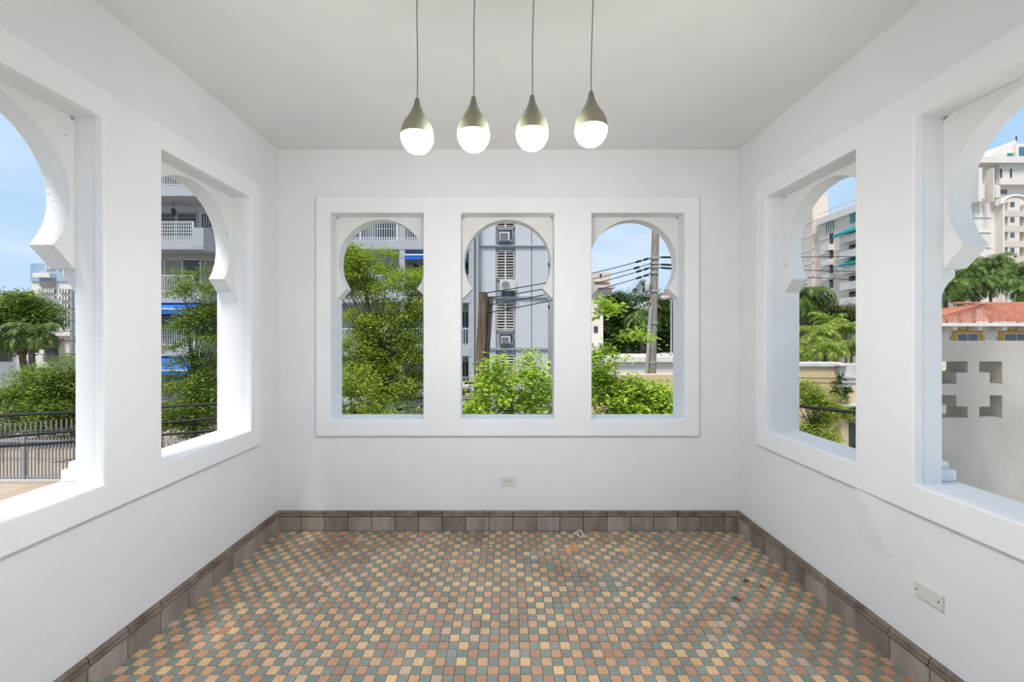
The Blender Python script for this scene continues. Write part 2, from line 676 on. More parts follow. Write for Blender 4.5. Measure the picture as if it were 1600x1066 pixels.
M_CAP = cap_mat()
YL = 1.5
can = bx('lamp_canopy', M_CAN, (-.40, .38, YL - .045, YL + .045, ZC - .028, ZC + .002), origin=(0, YL, ZC), bevel=.006)
tag(can, 'white ceiling bar from which the teardrop pendants hang', 'lamp canopy')
lamp_lab = ['teardrop pendant lamp, end of the row toward the blue awnings', 'teardrop pendant lamp, second from the blue awning end of the row',
            'teardrop pendant lamp, second from the red roof end of the row', 'teardrop pendant lamp, end of the row toward the red roof house']
for k, (px, py, tx) in enumerate([(652, 153, 652), (740, 150, 741.5), (831.5, 148, 833.5), (923.5, 142, 926)]):
    tip = P(px, py, YL)
    eq = tip.z - .143                                   # rim between cap and globe
    root = empty('pendant_lamp', (tip.x, YL, eq), lamp_lab[k], 'lamp', 'teardrop pendants')
    cap = [(.0593, 0), (.0592, .010), (.0575, .024), (.053, .039), (.0455, .054), (.037, .067), (.029, .080), (.0218, .093), (.016, .106),
           (.0120, .118), (.0098, .130), (.0080, .138), (.004, .1425), (.0005, .143)]
    MB().lathe(cap, (tip.x, YL, eq), 40).build('lamp_cap', M_CAP, root, smooth=True)
    gl = [(.0005, .016), (.025, .015), (.044, .011), (.054, .006), (.0585, 0.0), (.0580, -.010), (.0545, -.022), (.0485, -.034), (.0400, -.045),
          (.029, -.053), (.018, -.058), (.009, -.0602), (.0005, -.061)]
    MB().lathe(gl, (tip.x, YL, eq), 40).build('globe', M_GLOBE, root, smooth=True)
    top = P(tx, 0, YL)
    top = tip + (top - tip) * ((ZC - .02 - tip.z) / (top.z - tip.z))
    pts = [tip + (top - tip) * t + Vector((.0012 * math.sin(9 * t + k), 0, 0)) for t in [i / 14 for i in range(15)]]
    pts[0].z -= .006
    MB().tube(pts, .0021, 8).build('cord', M_CORD, root, smooth=True)

# ------------------------------------------------------------------ outlet, cover plate, litter on the floor
M_PLATE = mat('ivory_plate', (.70, .68, .62), .4)
M_SLOT = mat('slot_dark', (.06, .055, .05), .6)
oc = Vector((X(794.5, YB), YB, Z(751.5, YB)))
root = empty('wall_outlet', oc, 'ivory double electrical outlet mounted sideways low on the wall', 'outlet')
bx('plate', M_PLATE, (oc.x - .057, oc.x + .057, YB - .006, YB + .001, oc.z - .036, oc.z + .036), root, bevel=.003)
for s in (-1, 1):
    cx_ = oc.x + s * .0195
    prof = [(.0005, 0), (.0155, 0), (.0165, -.002), (.0165, -.004)]
    q = MB()
    ring = 20
    q.add([(cx_ + .0165 * math.cos(2 * PI * i / ring), YB - .0075, oc.z + .0145 * math.sin(2 * PI * i / ring)) for i in range(ring)] +
          [(cx_ + .0165 * math.cos(2 * PI * i / ring), YB - .004, oc.z + .0145 * math.sin(2 * PI * i / ring)) for i in range(ring)],
          [tuple(range(ring))] + [(i, (i + 1) % ring, (i + 1) % ring + ring, i + ring) for i in range(ring)])
    sk = q.build('socket', M_PLATE, root)
    q = MB()
    for dz in (-.0055, .0055):
        q.box(cx_ - .006 * s - .0045, cx_ - .006 * s + .0045, YB - .0082, YB - .007, oc.z + dz - .0013, oc.z + dz + .0013)
    q.box(cx_ + .007 * s - .003, cx_ + .007 * s + .003, YB - .0082, YB - .007, oc.z - .0028, oc.z + .0028)
    q.build('slot', M_SLOT, sk)
MB().tube([(oc.x, YB - .0075, oc.z), (oc.x, YB - .003, oc.z)], .0032, 10).build('screw', M_SLOT, root)

# blank plate on the right wall
yp0, yp1 = XR * F / (1475 - CX), XR * F / (1433 - CX)
yc = (yp0 + yp1) / 2
zc = Z(930.5, yc)
root = empty('cover_plate', (XR, yc, zc), 'blank ivory cover plate with two screws low on the wall', 'cover plate')
bx('plate', M_PLATE, (XR - .012, XR + .001, yc - .060, yc + .060, zc - .034, zc + .034), root, bevel=.003)
for s in (-1, 1):
    MB().tube([(XR - .0135, yc + s * .047, zc), (XR - .008, yc + s * .047, zc)], .0035, 10).build('screw', M_SLOT, root)

M_STRAP = mat('white_plastic_strap', (.78, .77, .74), .4, (.55, .54, .5), 40)
c = Vector((X(903, 3.2), 3.20, .0))
pts = []
for i in range(26):
    t = i / 25
    a = -.4 + 5.6 * t
    pts.append((c.x + .036 * math.cos(a) + .012 * t, c.y + .05 * math.sin(a) * (1 - .2 * t), .006 + .012 * (1 + math.sin(2 * a))))
tag(MB().tube(pts, .0045, 6).build('plastic_strap', M_STRAP, origin=(c.x, c.y, 0), smooth=True), 'curled white plastic strap lying by the end wall skirting', 'strap')
M_DRY = mat('dry_leaf', (.10, .045, .022), .8, (.19, .085, .04), 60)


def scrap(name, px, py, sx, sy, rz, label, m=M_DRY, hh=.010, g=None):
    d = F * EYE / (py - CY)
    x = X(px, d)
    q = MB()
    nseg = 7
    vs, fs = [], []
    for i in range(nseg):
        t = i / (nseg - 1)
        wdt = sy * (math.sin(PI * (t * .9 + .05)) ** .7)
        zz = .0025 + hh * (math.sin(PI * t * 1.3) ** 2)
        for s, k in ((-1, 1.0), (0, .25), (1, 1.0)):
            lx, ly = (t - .5) * sx, s * wdt + .25 * sx * math.sin(PI * t) * .35
            vs.append((x + lx * math.cos(rz) - ly * math.sin(rz), d + lx * math.sin(rz) + ly * math.cos(rz), zz + k * hh * .5))
    for i in range(nseg - 1):
        for k in range(2):
            fs.append((i * 3 + k, i * 3 + k + 1, i * 3 + k + 4, i * 3 + k + 3))
    n0 = len(vs)
    vs += [(a, b, max(c_ - .0018, .0002)) for a, b, c_ in vs]
    fs += [tuple(i + n0 for i in f[::-1]) for f in fs]
    q.add(vs, fs)
    o = q.build(name, m, origin=(x, d, 0), smooth=True)
    tag(o, label, 'dry leaf' if m is M_DRY else 'paint chip', g)


scrap('dry_leaf', 1151, 939, .050, .009, -.35, 'long dark curled dry leaf on the tiles')
scrap('dry_leaf', 1166, 911, .032, .010, .2, 'small crumpled dark dry leaf between two other leaf scraps', hh=.016)
scrap('dry_leaf', 1191, 920, .040, .008, -.5, 'flat reddish brown dry leaf scrap nearest the skirting', mat('dry_leaf_red', (.23, .10, .05), .8))
M_CHIP = mat('white_chip', (.8, .78, .74), .6)
scrap('paint_chip', 766, 855, .028, .005, -.3, 'tiny white paint chip lying on the floor mid room', M_CHIP, .004)
for o in bpy.data.objects:
    if o.name.startswith('dry_leaf'):
        o['category'] = 'dry leaf'
# ------------------------------------------------------------------ materials outside
M_LEAFA = mat('lime_leaf', (0.17, 0.24, 0.018), .5, (0.45, 0.54, 0.07), island=(0.29, 0.38, 0.035), trans=.45, spec=.25)
M_LEAFB = mat('bright_leaf', (0.26, 0.4, 0.03), .5, (0.62, 0.74, 0.13), island=(0.42, 0.58, 0.06), trans=.45, spec=.3)
M_LEAFC = mat('deep_leaf', (0.03, 0.07, 0.012), .5, (0.15, 0.23, 0.05), island=(0.075, 0.13, 0.025), trans=.35, spec=.25)
M_LEAFD = mat('olive_leaf', (0.070, 0.077, 0.025), .55, (0.224, 0.210, 0.070), island=(0.126, 0.133, 0.042), trans=.3, spec=.2)
M_LEAFE = mat('layered_leaf', (0.085, 0.15, 0.02), .5, (0.33, 0.43, 0.07), island=(0.19, 0.28, 0.04), trans=.4, spec=.25)
M_PALM = mat('palm_leaf', (0.04, 0.085, 0.015), .5, (0.27, 0.36, 0.08), island=(0.12, 0.2, 0.035), trans=.3, spec=.35)
M_FERN = mat('yellow_palm_leaf', (0.1, 0.19, 0.02), .5, (0.55, 0.57, 0.12), island=(0.25, 0.36, 0.05), trans=.4, spec=.3)
M_BARK = mat('bark', (.10, .075, .05), .9, (.20, .16, .12), 12, bump=.5, bscale=30)
M_POLE = mat('weathered_pole_wood', (.08, .05, .03), .9, (.27, .20, .14), 7, (.3, .7), .6, 25, (3, 3, .25))
M_POLEG = mat('grey_pole_wood', (.20, .16, .125), .9, (.40, .34, .28), 7, (.3, .7), .5, 25, (3, 3, .25))
M_STEEL = mat('galvanised', (.42, .43, .43), .5, metal=.3)
M_CABLE = mat('black_cable', (.018, .018, .02), .6)
M_GREYB = mat('grey_blue_render', (.40, .405, .425), .85, (.45, .455, .475), .6)
M_GREYC = mat('pale_grey_render', (.52, .51, .50), .85, (.58, .57, .56), .7)
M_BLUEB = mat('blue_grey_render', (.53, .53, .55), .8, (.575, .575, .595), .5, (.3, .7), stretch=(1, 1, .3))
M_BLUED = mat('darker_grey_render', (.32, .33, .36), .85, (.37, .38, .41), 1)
M_DARK = mat('dark_glass_and_shade', (.045, .048, .05), .12, spec=.5)  # window glass; also painted shade in balcony openings and behind door bars
M_RAIL = mat('white_railing', (.66, .66, .66), .5)
M_LOUV = mat('cream_louver', (.60, .55, .49), .5)
M_TAUPE = mat('taupe_curtain', (.30, .27, .23), .9, (.36, .33, .29), 2, stretch=(5, 1, .1))
M_AWN = mat('blue_awning_cloth', (.015, .14, .56), .75)
M_AWNT = mat('teal_awning_cloth', (.01, .22, .22), .75)
M_WHITE = mat('white_concrete', (.76, .69, .61), .85, (.82, .755, .68), .4)
M_BEIGE = mat('beige_concrete', (.68, .575, .48), .85, (.73, .62, .525), .25)
M_BEIGED = mat('taupe_concrete', (.45, .38, .32), .85, (.50, .43, .365), .3)
M_CREAM = mat('cream_render', (.72, .66, .57), .85, (.77, .71, .63), .6)
M_YELL = mat('yellow_render', (.62, .47, .26), .85, (.68, .53, .32), .9, bump=.3, bscale=6)
M_PINKW = mat('flaking_white_render', (.58, .53, .49), .9, (.70, .66, .63), 2.2, bump=.5, bscale=6)
M_OCHRE = mat('ochre_stone', (.55, .31, .07), .85, (.62, .37, .11), 2)
M_ROOF = mat('red_clay_tile', (.36, .105, .055), .8, (.58, .27, .18), 6, (.35, .7))
M_GLASS = mat('window_glass', (.10, .115, .125), .08, spec=.6)
M_TGLASS = mat('teal_window_glass', (.06, .22, .23), .1, spec=.6)
M_ASPH = mat('asphalt', (.16, .155, .15), .9, (.22, .21, .20), .8, bump=.2, bscale=10)
M_PAVE = mat('tan_paving', (.40, .30, .22), .9, (.48, .38, .29), 1.2)
M_AC = mat('ac_casing', (.60, .585, .55), .5)
M_ACG = mat('ac_grille', (.15, .15, .15), .6)
M_CONC = mat('grey_parapet_render', (.42, .385, .34), .9, (.54, .50, .45), 3.5, (.3, .7), .5, 22)
M_IRON = mat('dark_iron', (.06, .06, .058), .55)
M_IRONG = mat('grey_iron', (.30, .31, .31), .55)

tag(bx('ground', M_ASPH, (-600, 600, -200, 700, G - .3, G)), 'grey asphalt ground stretching between the buildings', 'ground', kind='structure')

# ------------------------------------------------------------------ plants
RN = np.random.RandomState(11)


def leaf_mesh(name, base, dirv, nrm, L, W, m, parent, fold=.18):
    """one folded four-vertex leaf for every row of the arrays"""
    n = len(base)
    dirv = dirv / np.linalg.norm(dirv, axis=1, keepdims=True)
    side = np.cross(dirv, nrm)
    side /= (np.linalg.norm(side, axis=1, keepdims=True) + 1e-9)
    up = np.cross(side, dirv)
    L = np.asarray(L).reshape(-1, 1)
    W = np.asarray(W).reshape(-1, 1)
    v = np.empty((n, 4, 3))
    v[:, 0] = base
    v[:, 1] = base + dirv * L * .5 + side * W * .5 + up * W * fold
    v[:, 2] = base + dirv * L
    v[:, 3] = base + dirv * L * .5 - side * W * .5 + up * W * fold
    v -= np.array(ORIG[parent.name])
    me = bpy.data.meshes.new(name)
    me.vertices.add(n * 4)
    me.vertices.foreach_set('co', v.reshape(-1).astype(np.float32))
    k = np.arange(n)[:, None] * 4
    tri = np.concatenate([k + np.array([[0, 1, 2]]), k + np.array([[0, 2, 3]])], axis=1).reshape(-1)
    me.loops.add(n * 6)
    me.loops.foreach_set('vertex_index', tri.astype(np.int32))
    me.polygons.add(n * 2)
    me.polygons.foreach_set('loop_start', np.arange(0, n * 6, 3, dtype=np.int32))
    me.polygons.foreach_set('loop_total', np.full(n * 2, 3, dtype=np.int32))
    me.materials.append(m)
    me.update(calc_edges=True)
    o = bpy.data.objects.new(name, me)
    C.objects.link(o)
    o.parent = parent
    ORIG[o.name] = ORIG[parent.name]
    o['kind'] = 'stuff'
    return o


def tree(name, label, base, lobes, m, n, L, sprays=60, spread=.4, flat=.35, trunk=.09, cat='tree', group=None, lean=0.0, shell=.55, wr=.5,
         branchy=True, push=1.0):
    """lobes: (px, py, d, rx, ry, rz in metres). Sprays of leaves on branches that grow from one trunk."""
    base = (base[0] * push, base[1] * push)
    L, spread = L * push, spread * push
    root = empty(name, (base[0], base[1], G), label, cat, group)
    lobes = [(np.array(P(a, b, d * push)), np.array([rx, ry, rz]) * push) for (a, b, d, rx, ry, rz) in lobes]
    vol = np.array([r.prod() ** .7 for c, r in lobes])
    vol /= vol.sum()
    cents, outs = [], []
    for (c, r), f in zip(lobes, vol):
        k = max(3, int(sprays * f))
        d = RN.normal(size=(k, 3))
        d /= np.linalg.norm(d, axis=1, keepdims=True)
        rad = shell + (1 - shell) * RN.rand(k, 1)
        rad[RN.rand(k) < .25] *= .55
        cents.append(c + d * rad * r)
        outs.append(d)
    cents = np.concatenate(cents)
    outs = np.concatenate(outs)
    cents[:, 2] = np.maximum(cents[:, 2], G + .15)
    mid = np.mean([c for c, r in lobes], axis=0)
    fork = Vector((base[0] + (mid[0] - base[0]) * .6, base[1] + (mid[1] - base[1]) * .6, G + (mid[2] - G) * .55))
    q = MB()
    b0 = Vector((base[0], base[1], G - .05))
    q.tube([b0, b0.lerp(fork, .5) + Vector((trunk * .8, 0, 0)), fork, Vector(mid)], [trunk * 1.3, trunk, trunk * .8, trunk * .4], 8)
    q.build('trunk', M_BARK, root, smooth=True)
    if branchy:
        q = MB()
        for ci in range(0, len(cents), 4):
            e = Vector(cents[ci])
            st = b0.lerp(fork, .75).lerp(Vector(mid), R.uniform(.2, .8))
            md = st.lerp(e, .55) + Vector((0, 0, .08 * (e - st).length))
            q.tube([st, md, e], [trunk * .3, trunk * .17, trunk * .06], 5, cap=False)
        q.build('branches', M_BARK, root, smooth=True, fix=False)
    # leaves
    idx = RN.randint(0, len(cents), n)
    off = RN.normal(size=(n, 3)) * spread * np.array([.55, .55, .55 * flat])
    o = outs[idx]
    off[:, 2] += -.35 * (off[:, 0] * o[:, 0] + off[:, 1] * o[:, 1])  # sprays droop outward
    pos = cents[idx] + off
    pos[:, 2] = np.maximum(pos[:, 2], G + .03)
    ang = RN.rand(n) * 2 * PI
    dv = np.stack([np.cos(ang), np.sin(ang), RN.normal(size=n) * .35 - .1], axis=1)
    dv[:, :2] += o[:, :2] * .5
    nr = np.stack([RN.normal(size=n) * .45, RN.normal(size=n) * .45, np.ones(n)], axis=1)
    nr += o * .3
    ll = L * RN.uniform(.6, 1.25, n)
    leaf_mesh('foliage', pos, dv, nr, ll, ll * wr, m, root)
    return root


def palm(name, label, base, top, m, fronds=22, FL=2.4, leaflets=46, LW=.05, LL=.55, trunk=.14, group=None, droop=1.0, cat='palm', seed=1):
    rr = np.random.RandomState(seed)
    root = empty(name, (base[0], base[1], G), label, cat, group)
    t = Vector(top)
    b0 = Vector((base[0], base[1], G - .05))
    q = MB()
    n = 14
    pts = [b0.lerp(t, i / n) for i in range(n + 1)]
    q.tube(pts, [trunk * (1.25 - .5 * i / n) * (1.06 if i % 2 else 1) for i in range(n + 1)], 10)
    q.build('trunk', M_BARK, root, smooth=True)
    st = MB()
    B, D, N, Ls, Ws = [], [], [], [], []
    for k in range(fronds):
        az = 2 * PI * (k * .381966) + rr.normal() * .15
        el = math.radians(rr.uniform(-5, 78))
        L = FL * rr.uniform(.75, 1.1)
        h = np.array([math.cos(az), math.sin(az), 0])
        cur = np.array(t)
        a = el
        seg = 12
        path = [cur.copy()]
        for i in range(seg):
            a -= droop * (.05 + .16 * i / seg)
            cur = cur + (h * math.cos(a) + np.array([0, 0, math.sin(a)])) * L / seg
            path.append(cur.copy())
        path = np.array(path)
        st.tube([Vector(p) for p in path[::2]], [.025 * (1 - .75 * i / (seg // 2)) * FL / 2.4 for i in range(seg // 2 + 1)], 4, cap=False)
        side = np.cross(h, [0, 0, 1])
        for i in range(leaflets):
            s = (.08 + .92 * i / leaflets) * seg
            i0 = min(int(s), seg - 1)
            p = path[i0] + (path[i0 + 1] - path[i0]) * (s - i0)
            tg = path[i0 + 1] - path[i0]
            tg /= np.linalg.norm(tg)
            f = math.sin(PI * min(1, (.15 + .85 * i / leaflets))) ** .5
            for sg in (-1, 1):
                dv = side * sg * (.8 + .2 * rr.rand()) + tg * .6 + np.array([0, 0, -.42 * droop + rr.normal() * .28])
                B.append(p)
                D.append(dv)
                N.append(np.cross(dv, tg) * sg + rr.normal(size=3) * .2)
                Ls.append(LL * (.35 + .65 * f) * rr.uniform(.85, 1.1))
                Ws.append(LW)
    st.build('frond_stalks', m, root, smooth=True, fix=False)
    leaf_mesh('fronds', np.array(B), np.array(D), np.array(N), Ls, Ws, m, root, fold=.1)
    return root


# in front of the end wall
tree('feathery_tree', 'feathery lime green tree in front of the grey balcony building', (-2.75, 9.3), [
    (600, 515, 9.2, .95, .8, 1.05), (575, 420, 9.3, .75, .6, .55), (650, 470, 9.0, .65, .7, .85), (545, 430, 9.5, .7, .6, .7), (600, 600, 9.0, 1.1, .7, .5),
    (560, 560, 9.0, .8, .7, .8), (640, 560, 9.2, .8, .7, .7), (548, 395, 9.4, .35, .3, .45)], M_LEAFA, 46000, .066, 420, .24, .45, .075, push=1.13)
tree('round_shrub', 'dense lime shrub at the foot of the feathery tree', (-2.75, 7.2), [
    (556, 595, 7.0, .42, .4, .42), (548, 640, 7.0, .55, .45, .5), (560, 690, 7.0, .8, .5, .8)], M_LEAFA, 9000, .06, 110, .16, .8, .05, cat='shrub')
tree('low_hedge', 'low dark green hedge below the broken concrete ledge', (-2.1, 9.0), [
    (620, 645, 8.4, 1.1, .4, .22), (640, 690, 8.4, 1.4, .5, .6), (540, 665, 8.6, .8, .4, .4)], M_LEAFE, 7000, .07, 90, .2, .7, .05, cat='hedge')
tree('leafy_tree', 'bright green leafy tree before the pair of weathered wooden posts', (.15, 5.6), [
    (800, 625, 5.5, .55, .45, .42), (825, 580, 5.4, .26, .3, .20), (770, 595, 5.5, .22, .25, .26), (852, 615, 5.5, .22, .3, .28),
    (745, 640, 5.4, .30, .3, .18), (800, 690, 5.5, .6, .4, .4), (775, 560, 5.4, .10, .12, .10), (832, 560, 5.4, .08, .1, .10)], M_LEAFB, 8800, .072, 150, .17, .42, .022)
tree('leafy_tree', 'bright green leafy tree before the tall grey utility pole', (1.55, 5.9), [
    (955, 610, 5.6, .38, .4, .36), (985, 625, 5.6, .55, .4, .22), (945, 560, 5.5, .24, .25, .22), (985, 527, 5.5, .30, .2, .055),
    (942, 480, 5.4, .09, .1, .10), (955, 485, 5.4, .13, .1, .05), (1030, 605, 5.6, .26, .25, .09), (985, 680, 5.6, .6, .4, .4), (1020, 645, 5.6, .4, .3, .16),
    (932, 590, 5.5, .2, .2, .3), (1030, 632, 5.5, .34, .3, .14), (1000, 600, 5.6, .22, .2, .14), (1045, 648, 5.4, .3, .3, .12)], M_LEAFB, 11500, .072, 150, .17, .42, .022, push=1.22)
# seen through the openings of the left wall
tree('layered_tree', 'tall layered green tree in front of the blue awning balconies', (-8.6, 11.2), [
    (300, 450, 11, .55, .6, .38), (325, 520, 11, .55, .7, 1.0), (345, 470, 11, .6, .6, 1.0), (300, 500, 11, .5, .5, .35), (290, 620, 10.8, 1.1, .9, .75), (330, 600, 11, .7, .8, .8),
    (270, 655, 10.8, 1.0, .8, .35), (290, 570, 11, .5, .5, .2), (278, 545, 11, .35, .4, .12), (285, 430, 11, .35, .4, .12), (310, 690, 11, .9, .8, .5)], M_LEAFE, 32000, .075, 300, .32, .32, .08, push=1.45)
tree('layered_tree', 'wide layered green tree standing behind the picket fence', (-13.2, 12.6), [
    (60, 600, 12.3, 1.0, .8, .7), (100, 590, 12.3, .8, .8, .8), (20, 620, 12.3, .7, .7, .35), (75, 660, 12.3, 1.3, .8, .5), (25, 665, 12.3, .8, .6, .4),
    (105, 640, 12.2, .7, .8, .8), (130, 600, 12.4, .8, .8, 1.0), (60, 625, 12.3, 1.2, .8, .5)], M_LEAFE, 36000, .08, 320, .34, .30, .08, push=1.52)
tree('street_tree', 'rounded green crown above the low house with red tiles', (-33.6, 28.6), [
    (35, 490, 28, 2.4, 1.8, 1.5), (10, 520, 28, 1.5, 1.4, 1.6), (58, 510, 28, 1.2, 1.1, 1.5), (20, 475, 28, 1.8, 1.4, .7)], M_LEAFE, 16000, .22, 160, .7, .5, .22)
palm('drooping_palm', 'drooping palm in front of the low house with red tiles', (-29.1, 25), P(50, 520, 25), M_PALM, 22, 1.9, 34, .07, .5, .16, droop=1.6, seed=3)
# beyond the end wall on the right
for k, (lobes, lab, base, mm) in enumerate([
    ([(965, 490, 34, 1.8, 1.6, 2.2), (950, 530, 34, 1.8, 1.5, 2.0), (985, 520, 34, 1.5, 1.3, 2.1)], 'dark broad tree behind the white flat roofed building, beside the pale wall', (9.2, 34), M_LEAFC),
    ([(1010, 480, 38, 2.0, 1.8, 2.6), (1035, 500, 38, 2.1, 1.8, 2.7), (1000, 530, 38, 2.0, 1.6, 2.0), (1050, 530, 38, 2.2, 1.6, 2.0)], 'taller dark tree rising behind the utility pole transformer', (13.4, 38), M_LEAFC)]):
    tree('broad_tree', lab, base, lobes, mm, 30000, .21, 300, .5, .6, .2, group='dark trees behind the white flat roof')
palm('slim_palm', 'slim palm with arching fronds among the dark trees', (9.75, 29.5), P(1003, 492, 29.5), M_PALM, 16, 2.0, 30, .07, .5, .13, droop=1.5, seed=5)
# seen through the openings of the right wall
palm('weeping_palm', 'tall weeping palm at the foot of the beige block', (X(1255, 31), 31), P(1255, 462, 31), M_PALM, 28, 2.7, 60, .052, .78, .16, droop=1.9, seed=8)
tree('olive_tree', 'dark olive brown tree in front of the beige block', (19.3, 25.5), [
    (1290, 490, 25, 1.0, 1.0, 1.1), (1315, 495, 25, .9, 1.0, 1.0), (1270, 520, 25, 1.0, 1, 1.3), (1340, 500, 25, .9, 1.0, 1.0), (1255, 545, 24, 1, 1, 1.2)], M_LEAFD, 16000, .15, 170, .4, .7, .16, push=1.5)
fern = [(1275, 525, 21.8), (1300, 505, 26.6), (1322, 518, 24.2), (1290, 545, 17.2), (1330, 545, 19.5), (1262, 548, 19.5)]
for k, (a, b, d) in enumerate(fern):
    q_ = (d / 20.0) ** .8
    palm('feather_palm', ['mid height feather palm before the weeping palm', 'tallest yellow green feather palm, behind the others of its clump', 'feather palm beside the olive brown tree',
                          'low feather palm closest behind the yellow wall coping', 'low feather palm behind the flaking white wall', 'low feather palm below the weeping palm'][k],
         (X(a, d), d), P(a, b, d), M_FERN, 20, 1.22 * q_, 24, .045 * q_, .42 * q_, .07, group='feather palms behind the yellow wall', droop=1.25, seed=20 + k)
tree('garden_shrub', 'lime shrub growing against the yellow wall', (8.4, 11.2), [
    (1270, 625, 11.2, .75, .5, .42), (1255, 610, 11.2, .4, .4, .3), (1295, 645, 11.2, .6, .4, .35), (1270, 690, 11.2, 1.0, .5, .9)], M_LEAFA, 12000, .075, 140, .2, .6, .05, cat='shrub')
tree('climbing_plant', 'small leafy climber on the flaking white wall corner', (11.35, 14.55), [
    (1313, 595, 14.5, .12, .1, .25), (1322, 608, 14.5, .22, .1, .14), (1305, 612, 14.5, .12, .1, .2), (1325, 618, 14.5, .15, .1, .12)], M_LEAFC, 700, .11, 24, .1, 1, .02, cat='climber')
for k, (a, b, d, s) in enumerate([(1500, 425, 60, 1), (1548, 412, 67, 2), (1592, 428, 54.5, 3), (1478, 452, 47, 4), (1522, 448, 53, 5), (1614, 452, 47, 6)]):
    palm('coconut_palm', ['leaning green palm beside the arch scroll behind the red roof', 'tallest palm behind the ridge of the red roof', 'dark shaded palm behind the far end of the red roof',
                          'short palm over the hip of the red roof', 'full round palm just behind the roof ridge', 'palm partly past the wide red roof'][k],
         (X(a, d), d), P(a, b, d), M_PALM, 30, 3.2 * (d / 47) ** .75, 38, .075 * d / 47, 1.05 * (d / 47) ** .6, .2, droop=1.5, seed=40 + s, group='palms behind the red roof')
tree('garden_hedge', 'green bush behind the perforated grey parapet', (2.95, 2.75), [(1480, 580, 2.6, .06, .12, .07), (1481, 642, 2.6, .07, .12, .1), (1478, 720, 2.6, .12, .12, .3)], M_LEAFB, 700, .04, 24, .06, .8, .012, cat='shrub')


# ------------------------------------------------------------------ grey apartment building with balconies
DF, DBK = 22.0, 23.7
TOPS = [Z(374, DF) + 2.875 * k for k in (-3, -2, -1, 0, 1, 2, 3)]
FH = 2.875
bld = empty('apartment_building', (-9, DBK + 3, G), 'grey apartment building with railed balconies and blue awnings', 'building')
ZT = TOPS[-1] + 1.2
bx('rear_wall', M_GREYC, (-22.3, -1.80, DBK, DBK + 9, G, ZT), bld)


def railing(x0, x1, y, z0, hgt=.96, step=.125, m=M_RAIL, parent=bld, side=None, cross=False):
    q = MB()
    q.box(x0, x1, y - .025, y + .025, z0 + hgt - .05, z0 + hgt)
    q.box(x0, x1, y - .02, y + .02, z0 + .07, z0 + .11)
    n = int((x1 - x0) / step)
    for i in range(n + 1):
        x = x0 + (x1 - x0) * i / max(n, 1)
        q.box(x - .014, x + .014, y - .014, y + .014, z0, z0 + hgt)
    if cross:
        for k in (1, 2, 3, 4):
            q.box(x0, x1, y - .012, y + .012, z0 + hgt * k / 5.2 - .012, z0 + hgt * k / 5.2 + .012)
    n = max(1, int((x1 - x0) / 1.9))
    for i in range(n + 1):
        x = x0 + (x1 - x0) * i / n
        q.box(x - .035, x + .035, y - .03, y + .03, z0, z0 + hgt + .01)
    return q.build('balcony_railing', m, parent, fix=False)


def louver(x0, x1, z0, z1, y, parent, n=9, cols=2, name='louver_window', m=M_LOUV):
    q = MB()
    q.box(x0, x1, y - .01, y + .03, z0, z1)
    w_ = q.build(name, M_DARK, parent)
    q = MB()
    fw = .045
    q.box(x0, x0 + fw, y - .07, y, z0, z1).box(x1 - fw, x1, y - .07, y, z0, z1)
    q.box(x0, x1, y - .07, y, z1 - fw, z1).box(x0, x1, y - .07, y, z0, z0 + fw)
    for c_ in range(1, cols):
        x = x0 + (x1 - x0) * c_ / cols
        q.box(x - .04, x + .04, y - .08, y, z0, z1)
    q.build('window_frame', m, w_)
    q = MB()
    for i in range(n):
        z = z0 + fw + (z1 - z0 - 2 * fw) * (i + .5) / n
        t = (z1 - z0) / n * .13
        q.add([(x0 + fw, y - .085, z - t), (x1 - fw, y - .085, z - t), (x1 - fw, y - .01, z + t), (x0 + fw, y - .01, z + t),
               (x0 + fw, y - .085, z - t + .02), (x1 - fw, y - .085, z - t + .02), (x1 - fw, y - .01, z + t + .02), (x0 + fw, y - .01, z + t + .02)],
              [(0, 3, 2, 1), (4, 5, 6, 7), (0, 1, 5, 4), (1, 2, 6, 5), (2, 3, 7, 6), (3, 0, 4, 7)])
    q.build('slats', m, w_)
    return w_


def grille_door(x0, x1, z0, z1, y, parent, m=M_RAIL, bars=9, back=M_DARK):
    w_ = bx('barred_door', back, (x0, x1, y - .012, y + .03, z0, z1), parent)
    q = MB()
    for i in range(bars + 1):
        x = x0 + (x1 - x0) * i / bars
        q.box(x - .018, x + .018, y - .06, y - .02, z0, z1)
    for z in (z0 + .03, (z0 + z1) / 2, z1 - .03):
        q.box(x0, x1, y - .065, y - .015, z - .03, z + .03)
    q.build('bars', m, w_)


def awning(x0, x1, y, z, parent, m=M_AWN, drop=.42, out=.75, white=True):
    q = MB()
    q.add([(x0, y, z), (x1, y, z), (x1, y - out, z - drop), (x0, y - out, z - drop), (x0, y - out, z - drop - .24), (x1, y - out, z - drop - .24),
           (x0, y, z - .03), (x1, y, z - .03), (x1, y - out + .03, z - drop - .03), (x0, y - out + .03, z - drop - .03)],
          [(0, 1, 2, 3), (3, 2, 5, 4), (6, 9, 8, 7), (0, 3, 9, 6), (1, 7, 8, 2), (4, 5, 8, 9)])
    o = q.build('awning', m, parent)
    if white:
        MB().box(x0, x1, y - out - .02, y - out + .02, z - drop - .03, z - drop + .05).build('awning_bar', M_RAIL, o)


